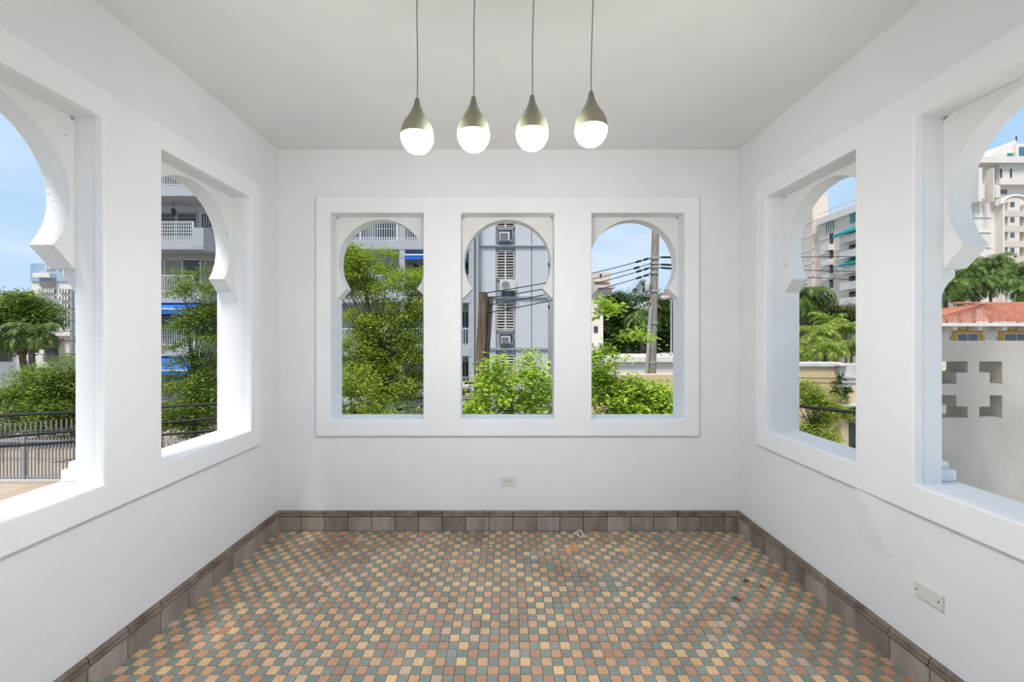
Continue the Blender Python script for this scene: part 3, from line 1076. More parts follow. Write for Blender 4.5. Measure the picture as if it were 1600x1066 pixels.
BAYS = [(-22.3, X(318, DF)), (-9.9, -1.95)]
for k, zt in enumerate(TOPS):
    for bi, (xa, xb) in enumerate(BAYS):
        q = MB()
        q.box(xa, xb, DF, DBK + .05, zt - .55, zt)
        q.build('balcony_slab', M_GREYB, bld, bevel=.02)
        if bi == 0:
            bx('balcony_parapet', M_GREYB, (xb - .62, xb + .005, DF - .01, DF + .12, zt - .4, zt + .62), bld)
            bx('balcony_parapet', M_GREYB, (xb - .12, xb + .01, DF, DBK, zt - .4, zt + .62), bld)
            railing(xa, xb - .6, DF + .06, zt, cross=(k == 3))
        else:
            railing(xa, xb - .05, DF + .06, zt)
        # back wall of the balcony
        if bi == 0:
            if k in (3, 5, 1):
                for i in range(3):
                    louver(xb - .55 - 1.0 - (i + 1) * 1.22, xb - .6 - 1.0 - i * 1.22, zt + .25, zt + 1.95, DBK, bld, 9, 1)
                grille_door(xb - 1.35, xb - .45, zt + .05, zt + 1.95, DBK, bld, bars=6)
            else:
                q = MB().box(-22.2, xb - .35, DBK - .02, DBK + .03, zt + .05, zt + 2.1)
                dd = q.build('sliding_door', M_TAUPE, bld)
                q = MB()
                for i in range(6):
                    x = xb - .35 - i * 1.05
                    q.box(x - .05, x + .05, DBK - .06, DBK, zt + .05, zt + 2.1)
                q.box(-22.2, xb - .3, DBK - .06, DBK, zt + 2.05, zt + 2.16)
                q.build('door_frame', M_LOUV, dd)
                bx('open_pane', M_DARK, (xb - 2.4, xb - 1.45, DBK - .03, DBK - .01, zt + .1, zt + 2.05), dd)
        else:
            for i in range(4):
                x = xb - 2.75 - i * 1.6
                if x - 1.4 < xa: break
                grille_door(x - 1.4, x - .1, zt + .05, zt + 1.95, DBK, bld, bars=9, back=M_DARK if (i + k) % 3 else M_TAUPE)
            grille_door(xb - 2.1, xb - .1, zt + .05, zt + 2.0, DBK, bld, bars=10)
            cxp = X(628, DF)
            bx('balcony_column', M_GREYB, (cxp - .15, cxp + .15, DF + .02, DBK, zt, zt + FH - .5), bld)
            bx('corner_column', M_GREYB, (xb - .14, xb + .15, DF + .02, DBK, zt - .5, zt + FH - .5), bld)
for k, zt in enumerate(TOPS[:-1]):
    ztop = zt + FH - .56
    if k in (0, 1):
        awning(-22.3, BAYS[0][1] - .1 + (.3 if k == 0 else 0), DF + .2, ztop, bld, drop=.35 if k == 1 else .7, out=.6 if k == 1 else .9)
    if k in (2, 4):
        awning(X(633, DF), BAYS[1][1] - .25, DF + .25, ztop - .12, bld, drop=.18, out=.35)
bx('link_wall', M_GREYC, (BAYS[0][1], BAYS[1][0], DF + .95, DBK + .1, G, ZT), bld)
for k, zt in enumerate(TOPS[:-1]):
    louver(-14.6, -13.2, zt + .6, zt + 2.0, DF + .94, bld, 9, 2)
    louver(-12.4, -11.0, zt + .6, zt + 2.0, DF + .94, bld, 9, 2)
# hanging lantern on the third balcony
lz = TOPS[3] + FH - .55
lx = X(271, 22.9)
root = empty('hanging_lantern', (lx, 22.9, lz), 'dark lantern hanging under a balcony ceiling', 'lantern')
MB().tube([(lx, 22.9, lz + .02), (lx, 22.9, lz - .42)], .012, 6).build('chain', M_IRON, root)
MB().lathe([(.001, -.36), (.13, -.44), (.12, -.46), (.10, -.75), (.06, -.80), (.001, -.80)], (lx, 22.9, lz), 6).build('lantern_body', M_IRON, root)

# ------------------------------------------------------------------ blue grey block with the column of louvers
DT = 22.6
tx0, tx1 = X(749, DT), X(856.5, DT)
tw = empty('tower_block', ((tx0 + tx1) / 2, DT + 3, G), 'blue grey rendered block with a column of louvered windows', 'building')
FT = 80.5 * DT / F
ZL = [Z(384.5, DT) + FT * k for k in (-3, -2, -1, 0, 1, 2)]
sx0, sx1 = X(775, DT), X(805, DT)
bx('block_core', M_BLUEB, (tx0, tx1, DT + .25, DT + 8, G, ZL[-1] + 1), tw)
zz = [G] + ZL + [ZL[-1] + 1]
for a, b in zip(zz[:-1], zz[1:]):
    for (u0, u1) in ((tx0, sx0), (sx1, (sx1 + tx1) / 2 - .01), ((sx1 + tx1) / 2 + .01, tx1)):
        bx('wall_panel', M_BLUEB, (u0 + .006, u1 - .006, DT, DT + .27, a + .06, b - .06), tw, bevel=.012)
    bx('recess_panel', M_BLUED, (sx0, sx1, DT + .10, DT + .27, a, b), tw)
for z in ZL:
    bx('floor_band', M_GREYB, (tx0, tx1, DT + .02, DT + .26, z - .12, z - .02), tw)
    bx('floor_ledge', M_GREYB, (tx0, tx1, DT - .09, DT + .2, z - .03, z + .04), tw)
for k, z in enumerate(ZL):
    z1 = z - (391 - 384.5) / F * DT
    louver(sx0 + .03, sx1 - .05, z1 - 46 / F * DT, z1, DT + .10, tw, 10, 2)
bx('corner_strip', M_GREYC, (tx0 - .22, tx0 + .01, DT - .35, DT + .3, G, ZL[-1] + 1), tw)
MB().tube([(tx0 - .06, DT - .42, G), (tx0 - .06, DT - .42, ZL[-1] + 1)], .06, 8).build('drain_pipe', M_GREYB, tw, smooth=True)


def ac_window(px0, px1, py0, py1, label):
    a, b = P(px0, py1, DT), P(px1, py0, DT)
    root = empty('window_air_conditioner', ((a.x + b.x) / 2, DT, a.z), label, 'air conditioner', 'wall air conditioners')
    q = MB()
    fx0, fx1, fz0, fz1, fy0, fy1 = a.x - .07, b.x + .13, a.z - .03, b.z + .15, DT - .12, DT + .12
    q.box(fx0 - .03, fx0, fy0, fy1, fz0, fz1).box(fx1, fx1 + .03, fy0, fy1, fz0, fz1)
    q.box(fx0 - .03, fx1 + .03, fy0, fy1, fz1, fz1 + .03).box(fx0 - .03, fx1 + .03, fy0, fy1, fz0 - .03, fz0 + .03)
    q.build('recess_frame', M_BLUED, root)
    bx('casing', M_AC, (a.x, b.x, DT - .22, DT + .1, a.z, b.z), root, bevel=.02)
    q = MB()
    w_, h_ = b.x - a.x, b.z - a.z
    q.box(a.x + .1 * w_, a.x + .82 * w_, DT - .235, DT - .2, a.z + .14 * h_, b.z - .14 * h_)
    gr = q.build('grille', M_ACG, root)
    q = MB()
    for i in range(7):
        z = a.z + h_ * (.2 + .6 * i / 6)
        q.box(a.x + .1 * w_, a.x + .82 * w_, DT - .245, DT - .23, z - .008, z + .008)
    q.build('grille_fin', M_BLUED, gr)


ac_window(780, 796.5, 364, 377, 'boxy air conditioner in the wall above the upper louvers')
ac_window(783, 797.5, 525.5, 536.5, 'boxy air conditioner in the wall below the lower louvers')
a, b = P(781, 455.5, DT), P(806, 439, DT)
root = empty('split_air_conditioner', ((a.x + b.x) / 2, DT, a.z), 'white air conditioner with round fan on brackets between the louvers', 'air conditioner', 'wall air conditioners')
bx('casing', M_AC, (a.x, b.x, DT - .38, DT - .05, a.z, b.z), root, bevel=.03)
fc = (a.x + (b.x - a.x) * .36, (a.z + b.z) / 2)
q = MB()
for rr_ in (.06, .12, .18, .23):
    q.tube([(fc[0] + rr_ * math.cos(2 * PI * i / 24), DT - .39, fc[1] + rr_ * math.sin(2 * PI * i / 24)) for i in range(25)], .012, 5, cap=False)
MB().tube([(fc[0], DT - .384, fc[1]), (fc[0], DT - .3, fc[1])], .235, 24).build('fan_opening', M_ACG, root)
q.build('fan_guard', M_AC, root)
for x in (a.x + .2, b.x - .2):
    MB().box(x - .03, x + .03, DT - .4, DT + .15, a.z - .06, a.z + .01).box(x - .03, x + .03, DT - .05, DT + .12, a.z - .3, a.z).build('bracket', M_IRON, root)

# pale neighbour to the right of the block
pn = empty('pale_building', (4.5, 30, G), 'pale rendered building with small square windows beside the blue grey block', 'building')
bx('tall_wall', M_WHITE, (X(850, 28), X(900, 28), 28, 30.5, G, Z(300, 28)), pn)
bx('low_wall', M_WHITE, (X(899, 28), X(942.5, 28), 28, 30.5, G, Z(470, 28)), pn)
for py in (392, 414, 480, 360, 570):
    bx('small_window', M_DARK, (X(856, 28), X(858.5, 28), 27.97, 28.1, Z(py + 3, 28), Z(py - 3, 28)), pn)
for (a, b) in ((915, 920), (928, 934)):
    bx('small_window', M_DARK, (X(a, 28), X(b, 28), 27.97, 28.1, Z(520, 28), Z(510, 28)), pn)

# far beige building top seen over the trees
fb = empty('distant_building', (17, 72, G), 'distant beige building top with a dark shaded gallery', 'building')
bx('upper_storey', M_BEIGE, (X(915, 70), X(954, 70), 70, 82, Z(440, 70), Z(426, 70)), fb)
bx('gallery', M_BEIGE, (X(917, 70), X(957, 70), 71.5, 81, Z(446, 70), Z(440, 70)), fb)
bx('balcony_band', M_BEIGE, (X(915, 70), X(962, 70), 69.5, 82, Z(450, 70), Z(446, 70)), fb)
bx('lower_wall', M_BEIGE, (X(915, 70), X(957, 70), 70.5, 82, G, Z(450, 70)), fb)
bx('window', M_DARK, (X(937, 70), X(940, 70), 69.9, 70.2, Z(433, 70), Z(428, 70)), fb)

# low white flat-roofed building and tan wall behind the leafy trees
lw = empty('flat_roof_building', (10, 24, G), 'long low white flat roofed building behind the utility pole', 'building')
bx('wall', M_WHITE, (5.5, 14.0, 23, 27.5, G, Z(560, 23)), lw)
bx('roof_parapet', M_WHITE, (5.3, 14.0, 22.8, 23.1, Z(566, 23), Z(557, 23)), lw, bevel=.02)
bx('roof_parapet', M_WHITE, (7.1, 14.0, 27.3, 27.6, Z(560, 23), Z(553, 27.5)), lw)
for i in range(4):
    bx('roof_vent', M_GREYC, (9.3 + i * .55, 9.62 + i * .55, 24.5, 25, Z(560, 23), Z(552, 24.5)), lw, bevel=.03)
tag(bx('garden_wall', M_YELL, (2.6, X(1100, 15), 15.0, 15.3, G, Z(585, 15)), origin=((2.6 + 7.2) / 2, 15.1, G), bevel=.02), 'low tan garden wall in front of the white flat roofed building', 'wall')

# broken concrete ledge with railing in front of the feathery tree
q = empty('ramp_wall', (-3, 13, G), 'broken grey concrete ramp wall with a pale metal railing', 'wall')
v = [P(560, 640, 12.5), P(720, 605, 12.5), P(720, 625, 12.5), P(560, 640, 12.5)]
MB().add([(X(575, 12.5), 12.5, Z(628, 12.5)), (X(735, 12.5), 12.5, Z(604, 12.5)), (X(735, 12.5), 12.5, G), (X(575, 12.5), 12.5, G),
          (X(575, 12.5), 12.8, Z(628, 12.5)), (X(735, 12.5), 12.8, Z(604, 12.5)), (X(735, 12.5), 12.8, G), (X(575, 12.5), 12.8, G)],
         [(0, 1, 2, 3), (7, 6, 5, 4), (0, 4, 5, 1), (1, 5, 6, 2), (2, 6, 7, 3), (3, 7, 4, 0)]).build('concrete_wall', M_BLUED, q)
cap_ = MB()
for i in range(9):
    t0_, t1_ = i / 9, (i + 1) / 9 - .012
    xa, xb = X(575, 12.5) + (X(735, 12.5) - X(575, 12.5)) * t0_, X(575, 12.5) + (X(735, 12.5) - X(575, 12.5)) * t1_
    za = Z(628, 12.5) + (Z(604, 12.5) - Z(628, 12.5)) * t0_
    dzz = R.uniform(-.05, .05)
    bx('coping_stone', M_GREYC, (xa, xb, 12.4, 12.9, za - .02 + dzz, za + .10 + dzz), q, bevel=.02)
rl = MB()
for i in range(34):
    x = X(575, 12.7) + i * .095
    z = Z(626, 12.7) + (Z(606, 12.7) - Z(626, 12.7)) * i / 34
    rl.box(x - .012, x + .012, 12.68, 12.72, z, Z(590, 12.7))
rl.box(X(575, 12.7), X(735, 12.7), 12.67, 12.73, Z(591, 12.7), Z(589, 12.7))
rl.build('railing', M_IRONG, q)

# ------------------------------------------------------------------ poles and cables
def pole(name, label, pa, pb, ra, rb, m, n=14):
    root = empty(name, (pb.x, pb.y, pb.z), label, 'utility pole')
    pts = [pb.lerp(pa, i / 8) for i in range(9)]
    MB().tube(pts, [rb + (ra - rb) * i / 8 + R.uniform(-.006, .006) for i in range(9)], n).build('pole_shaft', m, root, smooth=True)
    return root


def ground_foot(pa, px_, py_, d):
    q_ = P(px_, py_, d)
    t = (G - pa.z) / (q_.z - pa.z)
    return pa + (q_ - pa) * t


pa = P(755.5, 457, 12)
pole('wooden_post', 'taller brown weathered wooden post of the leaning pair', pa, ground_foot(pa, 748, 625, 12), .125, .15, M_POLE)
pb_ = P(765, 464, 12.25)
pole('wooden_post', 'shorter brown weathered wooden post leaning on its twin', pb_, ground_foot(pb_, 755, 625, 12.25), .105, .14, M_POLE)
pu = P(1026, 300, 18)
up = pole('utility_pole', 'tall grey wooden utility pole carrying the overhead cables', pu, ground_foot(pu, 1018.5, 580, 18), .15, .19, M_POLEG)
pc = P(1016.5, 478, 17.8)
MB().tube([pc, ground_foot(pc, 1010.5, 580, 17.8)], .075, 10).build('conduit', M_STEEL, up, smooth=True)
for py in (404, 412, 418, 427, 455, 505, 566):
    c_ = P(1022.5 - (py - 404) * .02, py, 18)
    MB().tube([c_ + Vector((0, 0, -.04)), c_ + Vector((0, 0, .04))], .195, 14).build('band', M_STEEL, up)
for k, (px_, py_) in enumerate([(1000, 452), (1011, 448)]):
    c_ = P(px_, py_, 17.6)
    tr_ = empty('transformer_can', c_ - Vector((0, 0, .22)), ['pale transformer can hung beside the pole, outer one', 'pale transformer can hung close against the pole'][k], 'transformer', 'transformers on the utility pole')
    MB().lathe([(.001, -.22), (.09, -.21), (.105, -.18), (.105, .15), (.09, .19), (.035, .21), (.03, .28), (.001, .285)], c_, 14).build('can', M_GREYC, tr_, smooth=True)
    MB().tube([c_ + Vector((0, 0, .1)), P(1019, py_, 18)], .03, 6).build('bracket', M_STEEL, tr_)
q = MB()
for i in range(6):
    c_ = P(996 + i * 3.0, 476 + (i % 3) * 2, 17.6)
    q.tube([c_ + Vector((.06, 0, .15)), c_ + Vector((.02, 0, .0)), c_ + Vector((-.05, 0, -.14))], .016, 5)
q.tube([P(990, 482, 17.6), P(1017, 470, 17.8)], .03, 6)
q.build('insulator_rack', M_GREYC, up)
c_ = P(1038.5, 464, 25)
lamp_ = empty('street_lamp', (c_.x, 25, G), 'street lamp with white bowl and red top', 'street lamp')
MB().tube([(c_.x + .4, 25, G), (c_.x + .4, 25, c_.z - .2), (c_.x + .1, 25, c_.z)], .05, 8).build('lamp_post', M_STEEL, lamp_)
MB().lathe([(.001, -.16), (.16, -.12), (.26, 0), (.22, .05)], c_, 16).build('bowl', M_RAIL, lamp_, smooth=True)
MB().lathe([(.22, .05), (.12, .12), (.09, .2), (.001, .21)], c_, 16).build('lamp_top', mat('red_paint', (.5, .05, .04), .5), lamp_, smooth=True)


def cable(label, a, b, r, sag=.2, blobs=(), grp=None):
    pts = []
    for i in range(25):
        t = i / 24
        p = Vector(a).lerp(Vector(b), t)
        p.z -= sag * 4 * t * (1 - t)
        pts.append(p)
    q_ = MB().tube(pts, r, 6)
    for t in blobs:
        i = t * 24
        p = pts[int(i)].lerp(pts[min(int(i) + 1, 24)], i % 1)
        d = (pts[min(int(i) + 1, 24)] - pts[int(i)]).normalized()
        q_.tube([p - d * .25, p - d * .15, p + d * .15, p + d * .25], [r, r * 3, r * 3, r], 6)
    tag(q_.build('overhead_cable', M_CABLE, origin=a, smooth=True), label, 'cable', grp)


for k, (sy, ey) in enumerate([(459, 402), (466, 411), (477, 417), (489, 427)]):
    cable(['uppermost cable from the wooden posts to the utility pole', 'second cable down between wooden posts and utility pole', 'third cable down between wooden posts and utility pole',
           'lowest cable from the wooden posts to the utility pole'][k], P(762 if k else 752, sy, 12), P(1020, ey, 18), .017, .12, (.88, .94) if k != 1 else (.86,), 'cables between the poles')
for k, (sy, ey, ex) in enumerate([(402, 399, 1420), (413, 426, 1420), (418, 441, 1420)]):
    cable(['upper cable from the utility pole past the beige block', 'middle cable from the utility pole past the beige block', 'lower cable from the utility pole past the beige block'][k],
          P(1026, sy, 18), P(ex, ey, 18), .016, .05, (.035, .06), 'cables past the beige block')
for k, (sx, sy, d0, r) in enumerate([(-120, 655, 8.5, .034), (-120, 693, 8.5, .03), (-120, 704, 8.3, .034)]):
    cable(['thick black cable crossing above the picket fence', 'thick black cable level with the fence top', 'thick sagging black cable in front of the fence pickets'][k],
          P(sx, sy, d0), P(750, [597, 612, 622][k], 11.85), r, [.10, .05, .18][k], (), 'thick cables along the street')
for k, (a, b) in enumerate([((-100, 433), (130, 486)), ((-100, 493), (200, 502)), ((-100, 507), (200, 520)), ((-100, 520), (200, 536)), ((-100, 552), (200, 552))]):
    cable(['slanting thin cable in front of the distant grey blue block', 'thin cable crossing the rounded crown, uppermost level one', 'thin cable crossing the rounded crown at mid height',
           'thin cable just above the red tiles of the low house', 'thin cable in front of the low house windows'][k], P(*a, 20), P(*b, 20), .018, .06, (), 'thin cables before the low house')
cable('thick black cable in front of the yellow wall', P(1190, 626, 9), P(1420, 652, 9), .04, .03)
cable('thin cable across the upper part of the yellow wall', P(1190, 589, 14.775), P(1390, 592, 14.775), .014, .02, (), 'thin cables before the yellow wall')
cable('thin cable just below another on the yellow wall', P(1190, 597, 14.775), P(1390, 599, 14.775), .014, .02, (), 'thin cables before the yellow wall')

# ------------------------------------------------------------------ left side: fence, low house, distant block
DFc = 13.8
fr = empty('picket_fence', (X(60, DFc), DFc, G), 'grey metal picket fence on a low concrete kerb', 'fence')
bx('kerb', M_CONC, (-24, -9.5, DFc - .12, DFc + .12, G, G + .14), fr, bevel=.02)
pick = None
for i in range(112):
    x = -23.5 + i * .118
    if pick is None:
        pick = bx('picket', M_IRONG, (x - .016, x + .016, DFc - .016, DFc + .016, G + .12, G + 1.52), fr)
        x00 = x
    else:
        o = pick.copy()
        C.objects.link(o)
        o.location.x = x - x00
for z in (G + .22, G + 1.42):
    bx('rail', M_IRONG, (-24, -9.8, DFc - .02, DFc + .02, z - .025, z + .025), fr)
for i in range(7):
    x = -23.2 + i * 2.3
    bx('post', M_IRONG, (x - .05, x + .05, DFc - .05, DFc + .05, G, G + 1.58), fr)
tag(bx('pavement', M_PAVE, (-30, -8, 11.8, 24, G - .05, G + .012), origin=(-19, 16, G)), 'tan paving around the picket fence', 'paving', kind='structure')
hr = empty('sloping_handrail', (-15, 17, G), 'dark sloping handrail behind the picket fence', 'handrail')
q = MB()
for (y0, y1) in ((741, 716), (746, 721), (680, 668), (687, 674)):
    q.tube([P(-20, y0, 16), P(125, y1, 16)], .03, 6)
q.build('rails', M_IRON, hr)
q = MB()
for i in range(18):
    x = -16 + i * 8
    q.tube([P(x, 688 - i * .9, 16), P(x, 664 - i * .6, 16)], .022, 5)
q.build('balusters', M_IRONG, hr)
for px_ in (5, 60, 115):
    MB().tube([(X(px_, 16), 16, G), P(px_, 672, 16)], .035, 6).build('post', M_IRON, hr)

hs = empty('low_house', (-40, 34, G), 'low white house with red tiled canopies and dark windows', 'house')
dh = 34.0
bx('wall', M_WHITE, (-60, X(122, dh), dh, dh + 8, G, Z(523, dh)), hs)
bx('roof_slab', M_WHITE, (-60, X(124, dh), dh - .3, dh + 8, Z(525, dh), Z(520, dh)), hs)
for (a, b) in ((-20, 22), (72, 100)):
    q = MB()
    n = 26
    for i in range(n):
        xa = X(a, dh) + (X(b, dh) - X(a, dh)) * i / n
        wv = (X(b, dh) - X(a, dh)) / n
        q.tube([(xa + wv / 2, dh - 1.5, Z(541, dh)), (xa + wv / 2, dh, Z(530, dh))], wv * .56, 6)
    q.build('tiled_canopy', M_ROOF, hs)
    wx0, wx1 = (-20, 19) if a < 0 else (70, 91)
    bx('window', M_DARK, (X(wx0, dh), X(wx1, dh), dh - .05, dh + .1, Z(565, dh), Z(543, dh)), hs)
    rl = MB()
    for i in range(12):
        x = X(wx0, dh) + (X(wx1, dh) - X(wx0, dh)) * i / 11
        rl.box(x - .02, x + .02, dh - .12, dh - .08, Z(565, dh), Z(553, dh))
    rl.box(X(wx0, dh), X(wx1, dh), dh - .13, dh - .07, Z(554, dh), Z(552.5, dh))
    rl.build('window_rail', M_IRONG, hs)
bx('yellow_annex', M_YELL, (X(88, dh), X(112, dh), dh + 8, dh + 12, G, Z(512, dh + 8)), hs)
pg = P(113, 452, 26)
pole('metal_pole', 'grey metal pole beside the low house', pg, Vector((pg.x, pg.y, G)), .10, .12, M_STEEL)

dd_ = 150.0
db = empty('distant_block', (X(80, dd_), dd_, G), 'distant apartment block with blue upper storeys', 'building')
M_PALEB = mat('pale_blue_paint', (.30, .42, .54), .85, (.36, .48, .60), .1)
bx('lower_storeys', M_WHITE, (X(50, dd_), X(150, dd_), dd_, dd_ + 25, G, Z(438, dd_)), db)
bx('upper_storeys', M_PALEB, (X(49.5, dd_), X(150, dd_), dd_ - .4, dd_ + 25, Z(440, dd_), Z(412, dd_)), db)
bx('balcony_front', M_WHITE, (X(63, dd_), X(89, dd_), dd_ - 2.5, dd_, Z(435, dd_), Z(428, dd_)), db)
bx('shutter', M_BEIGED, (X(64, dd_), X(87, dd_), dd_ - .6, dd_, Z(448, dd_), Z(440, dd_)), db)
for r_, py in enumerate((418, 455, 467, 479, 491, 503)):
    for (a, b) in ((64, 74), (76, 87), (96, 109)):
        if r_ == 0 and a == 64: continue
        f_ = bx('window', M_GLASS, (X(a, dd_), X(b, dd_), dd_ - .7, dd_ + .2, Z(py + 3.2, dd_), Z(py - 3.2, dd_)), db)
        q = MB()
        for i in range(4):
            x = X(a + (b - a) * i / 3, dd_)
            q.box(x - .25, x + .25, dd_ - .9, dd_ - .65, Z(py + 3.2, dd_), Z(py - 3.2, dd_))
        q.build('window_bars', M_WHITE, f_)
tag(bx('distant_wall', M_WHITE, (X(-40, 120), X(35, 120), 120, 130, G, Z(462, 120)), origin=(X(0, 120), 125, G)), 'distant low white building behind the rounded crown', 'building')

# ------------------------------------------------------------------ right side: beige block, white block, red roof house, parapet
bb = empty('beige_block', (72, 78, G), 'beige apartment block with white bands and teal awnings', 'building')
zr = Z(351, 84)
bx('main_wall', M_BEIGE, (64, 70, 66.5, 84, G, zr), bb)
bx('roof_edge', M_WHITE, (63.5, 70.3, 66.2, 84.3, zr - .2, zr + 1.1), bb)
q = MB()
for i in range(17):
    q.box(63.7, 63.85, 67 + i, 67.12 + i, zr + 1, zr + 2.1)
q.box(63.7, 63.85, 67, 84, zr + 2.0, zr + 2.1)
q.build('roof_rail', M_WHITE, bb)
zt_ = Z(302, 85.5)
bx('stair_tower', M_BEIGE, (64.0, X(1294, 85.5), 85.5, 92, G, zt_), bb)
bx('tower_side', M_BEIGE, (63.8, 64.1, 85.6, 100, G, zt_ - .3), bb)
bx('recess', M_BEIGE, (64.3, 66, 83.9, 85.6, G, zr + .3), bb)
for k in range(9):
    z = zr - 1.2 - k * 2.9
    bx('floor_band', M_WHITE, (63.75, 64.1, 85.6, 100, z + 2.2, z + 2.45), bb)
    bx('floor_band', M_WHITE, (63.9, 64.1, 66.5, 84, z - 2.2, z - 1.98), bb)
    if k:
        bx('floor_band', M_WHITE, (63.7, 64.1, 92, 100, z + 2.15, z + 2.5), bb)
    d0 = 64 * F / (1302 - CX)
    d1 = 64 * F / (1297 - CX)
    zc_ = z - .1
    if k == 0:
        f_ = bx('teal_window', M_TGLASS, (63.85, 64.2, 64 * F / (1302 - CX) - .1, 64 * F / (1291 - CX), z - .9, z + 1.0), bb)
        q = MB()
        for i in range(4):
            y_ = 64 * F / (1302 - CX) + 1.75 * i / 3
            q.box(63.75, 63.9, y_ - .06, y_ + .06, z - .9, z + 1)
        q.build('window_bars', M_BEIGE, f_)
        bx('teal_window', M_TGLASS, (63.85, 64.2, 64 * F / (1336 - CX), 64 * F / (1329 - CX), z - .7, z + 1.2), bb)
    else:
        bx('narrow_window', M_DARK, (63.9, 64.2, d0, d1, z - .6, z + 1.5), bb)
        bx('planter_box', M_WHITE, (62.9, 64.1, d0 - .2, d1 + .7, z - 1.9, z - .75), bb)
        y0_, y1_ = 62.5 * F / (1345 - CX), 62.5 * F / (1313 - CX)
        bx('balcony_front', M_WHITE, (62.3, 64.1, 67.5, y1_, z - 1.55, z - .15), bb)
        bx('balcony_shade_sheet', M_DARK, (63.9, 64.15, 67.5, y1_ - .3, z - .15, z + 1.0), bb)  # flat dark sheet, shade of the balcony recess put into its colour
    if k in (1, 3):
        aw = MB()
        zz_ = z + 1.35
        ya, yb = (67.5, 77.6) if k == 1 else (67.5, 75.9)
        aw.add([(64, ya, zz_), (64, yb, zz_), (61.7, yb + .3, zz_ - 1.15), (61.7, ya, zz_ - 1.15), (61.7, yb + .3, zz_ - 1.5), (61.7, ya, zz_ - 1.5),
                (64, ya, zz_ - .1), (64, yb, zz_ - .1)], [(0, 1, 2, 3), (3, 2, 4, 5), (6, 5, 4, 7), (0, 3, 5, 6), (1, 7, 4, 2)])
        aw.build('awning', M_AWNT, bb)

dw = 79.0
wb = empty('white_block', (100, 85, G), 'white concrete block with flat eaves and an arched stair column', 'building')
xw0 = X(1521, dw)
zt_ = Z(258, dw)
bx('main_wall', M_WHITE, (xw0, 125, dw, dw + 25, G, zt_), wb)
bx('eaves', M_WHITE, (xw0 - 1.2, 126, dw - 1.6, dw + 26, zt_ - .2, zt_ + 1.0), wb)
bx('upper_band', M_WHITE, (X(1553, dw), 125, dw - .9, dw + .1, Z(291, dw), zt_), wb)
q = MB()
for i in range(20):
    x = xw0 + i * 1.7
    q.box(x, x + R.uniform(.2, .9), dw + 1, dw + 1.5, zt_ + .9, zt_ + 1.0 + R.uniform(.1, .5))
q.build('roof_clutter', M_BEIGED, wb)
for (a, b, c_, d_) in ((1535, 1547, 281, 267),):
    bx('window', M_GLASS, (X(a, dw), X(b, dw), dw - .08, dw + .2, Z(c_, dw), Z(d_, dw)), wb)
bx('bay_fin', M_WHITE, (X(1529, dw - 2), X(1535, dw - 2), dw - 2, dw + .1, Z(315, dw - 2), Z(262, dw - 2)), wb)
bx('bay_fin', M_WHITE, (X(1552, dw - 2), X(1553.5, dw - 2), dw - 2, dw + .1, Z(315, dw - 2), Z(262, dw - 2)), wb)
bx('bay_ledge', M_WHITE, (X(1517, dw), X(1529, dw), dw - 1.2, dw + .1, Z(316, dw), Z(292, dw)), wb, bevel=.3)
bx('bay_ledge', M_WHITE, (X(1545, dw), X(1553, dw), dw - 1.2, dw + .1, Z(314, dw), Z(293, dw)), wb, bevel=.3)
bx('window', M_GLASS, (X(1535.5, dw), X(1540, dw), dw - .08, dw + .2, Z(309, dw), Z(295, dw)), wb)
for a in (1562.5, 1578):
    bx('slit_window', M_DARK, (X(a, dw - .9), X(a + 2.6, dw - .9), dw - .98, dw - .6, Z(280, dw), Z(267, dw)), wb)
bx('window', M_GLASS, (X(1561, dw), X(1573, dw), dw - .08, dw + .2, Z(303, dw), Z(296.5, dw)), wb)
for k in range(9):
    y0_ = 319 + 23.5 * k
    for (a, b) in ((1558, 1563.5), (1581, 1589.5)):
        bx('stair_opening', M_WHITE, (X(a, dw), X(b, dw), dw - .06, dw + .3, Z(y0_ + 12, dw), Z(y0_, dw)), wb)
    bx('window', M_GLASS, (X(1566.5, dw), X(1572.5, dw), dw - 1.28, dw - 1.1, Z(y0_ + 7, dw), Z(y0_, dw)), wb)
    bx('stair_panel', M_WHITE, (X(1563.5, dw), X(1581, dw), dw - 1.2, dw + .1, Z(y0_ + 13, dw), Z(y0_ - .5, dw)), wb)
    bx('floor_ledge', M_WHITE, (xw0, X(1548, dw), dw - .14, dw + .1, Z(y0_ + 21, dw), Z(y0_ + 20, dw)), wb)
    bx('spandrel', M_BEIGE, (X(1558, dw), X(1589.5, dw), dw - 1.22, dw + .1, Z(y0_ + 22.5, dw), Z(y0_ + 13, dw)), wb)
q = MB()
ac_ = []
cxa, rxa = X(1574, dw), (X(1590, dw) - X(1558, dw)) / 2 + .6
pts = [Vector((cxa + rxa * math.cos(PI * i / 16), dw - 1.2, Z(322, dw) + 1.5 * math.sin(PI * i / 16))) for i in range(17)]
q.tube(pts, .35, 6)
q.build('stair_arch', M_WHITE, wb, smooth=True)
for a in (1554.5, 1590.5):
    bx('stair_pier', M_WHITE, (X(a, dw), X(a + 3.2, dw), dw - 1.25, dw + .1, G, Z(322, dw)), wb)

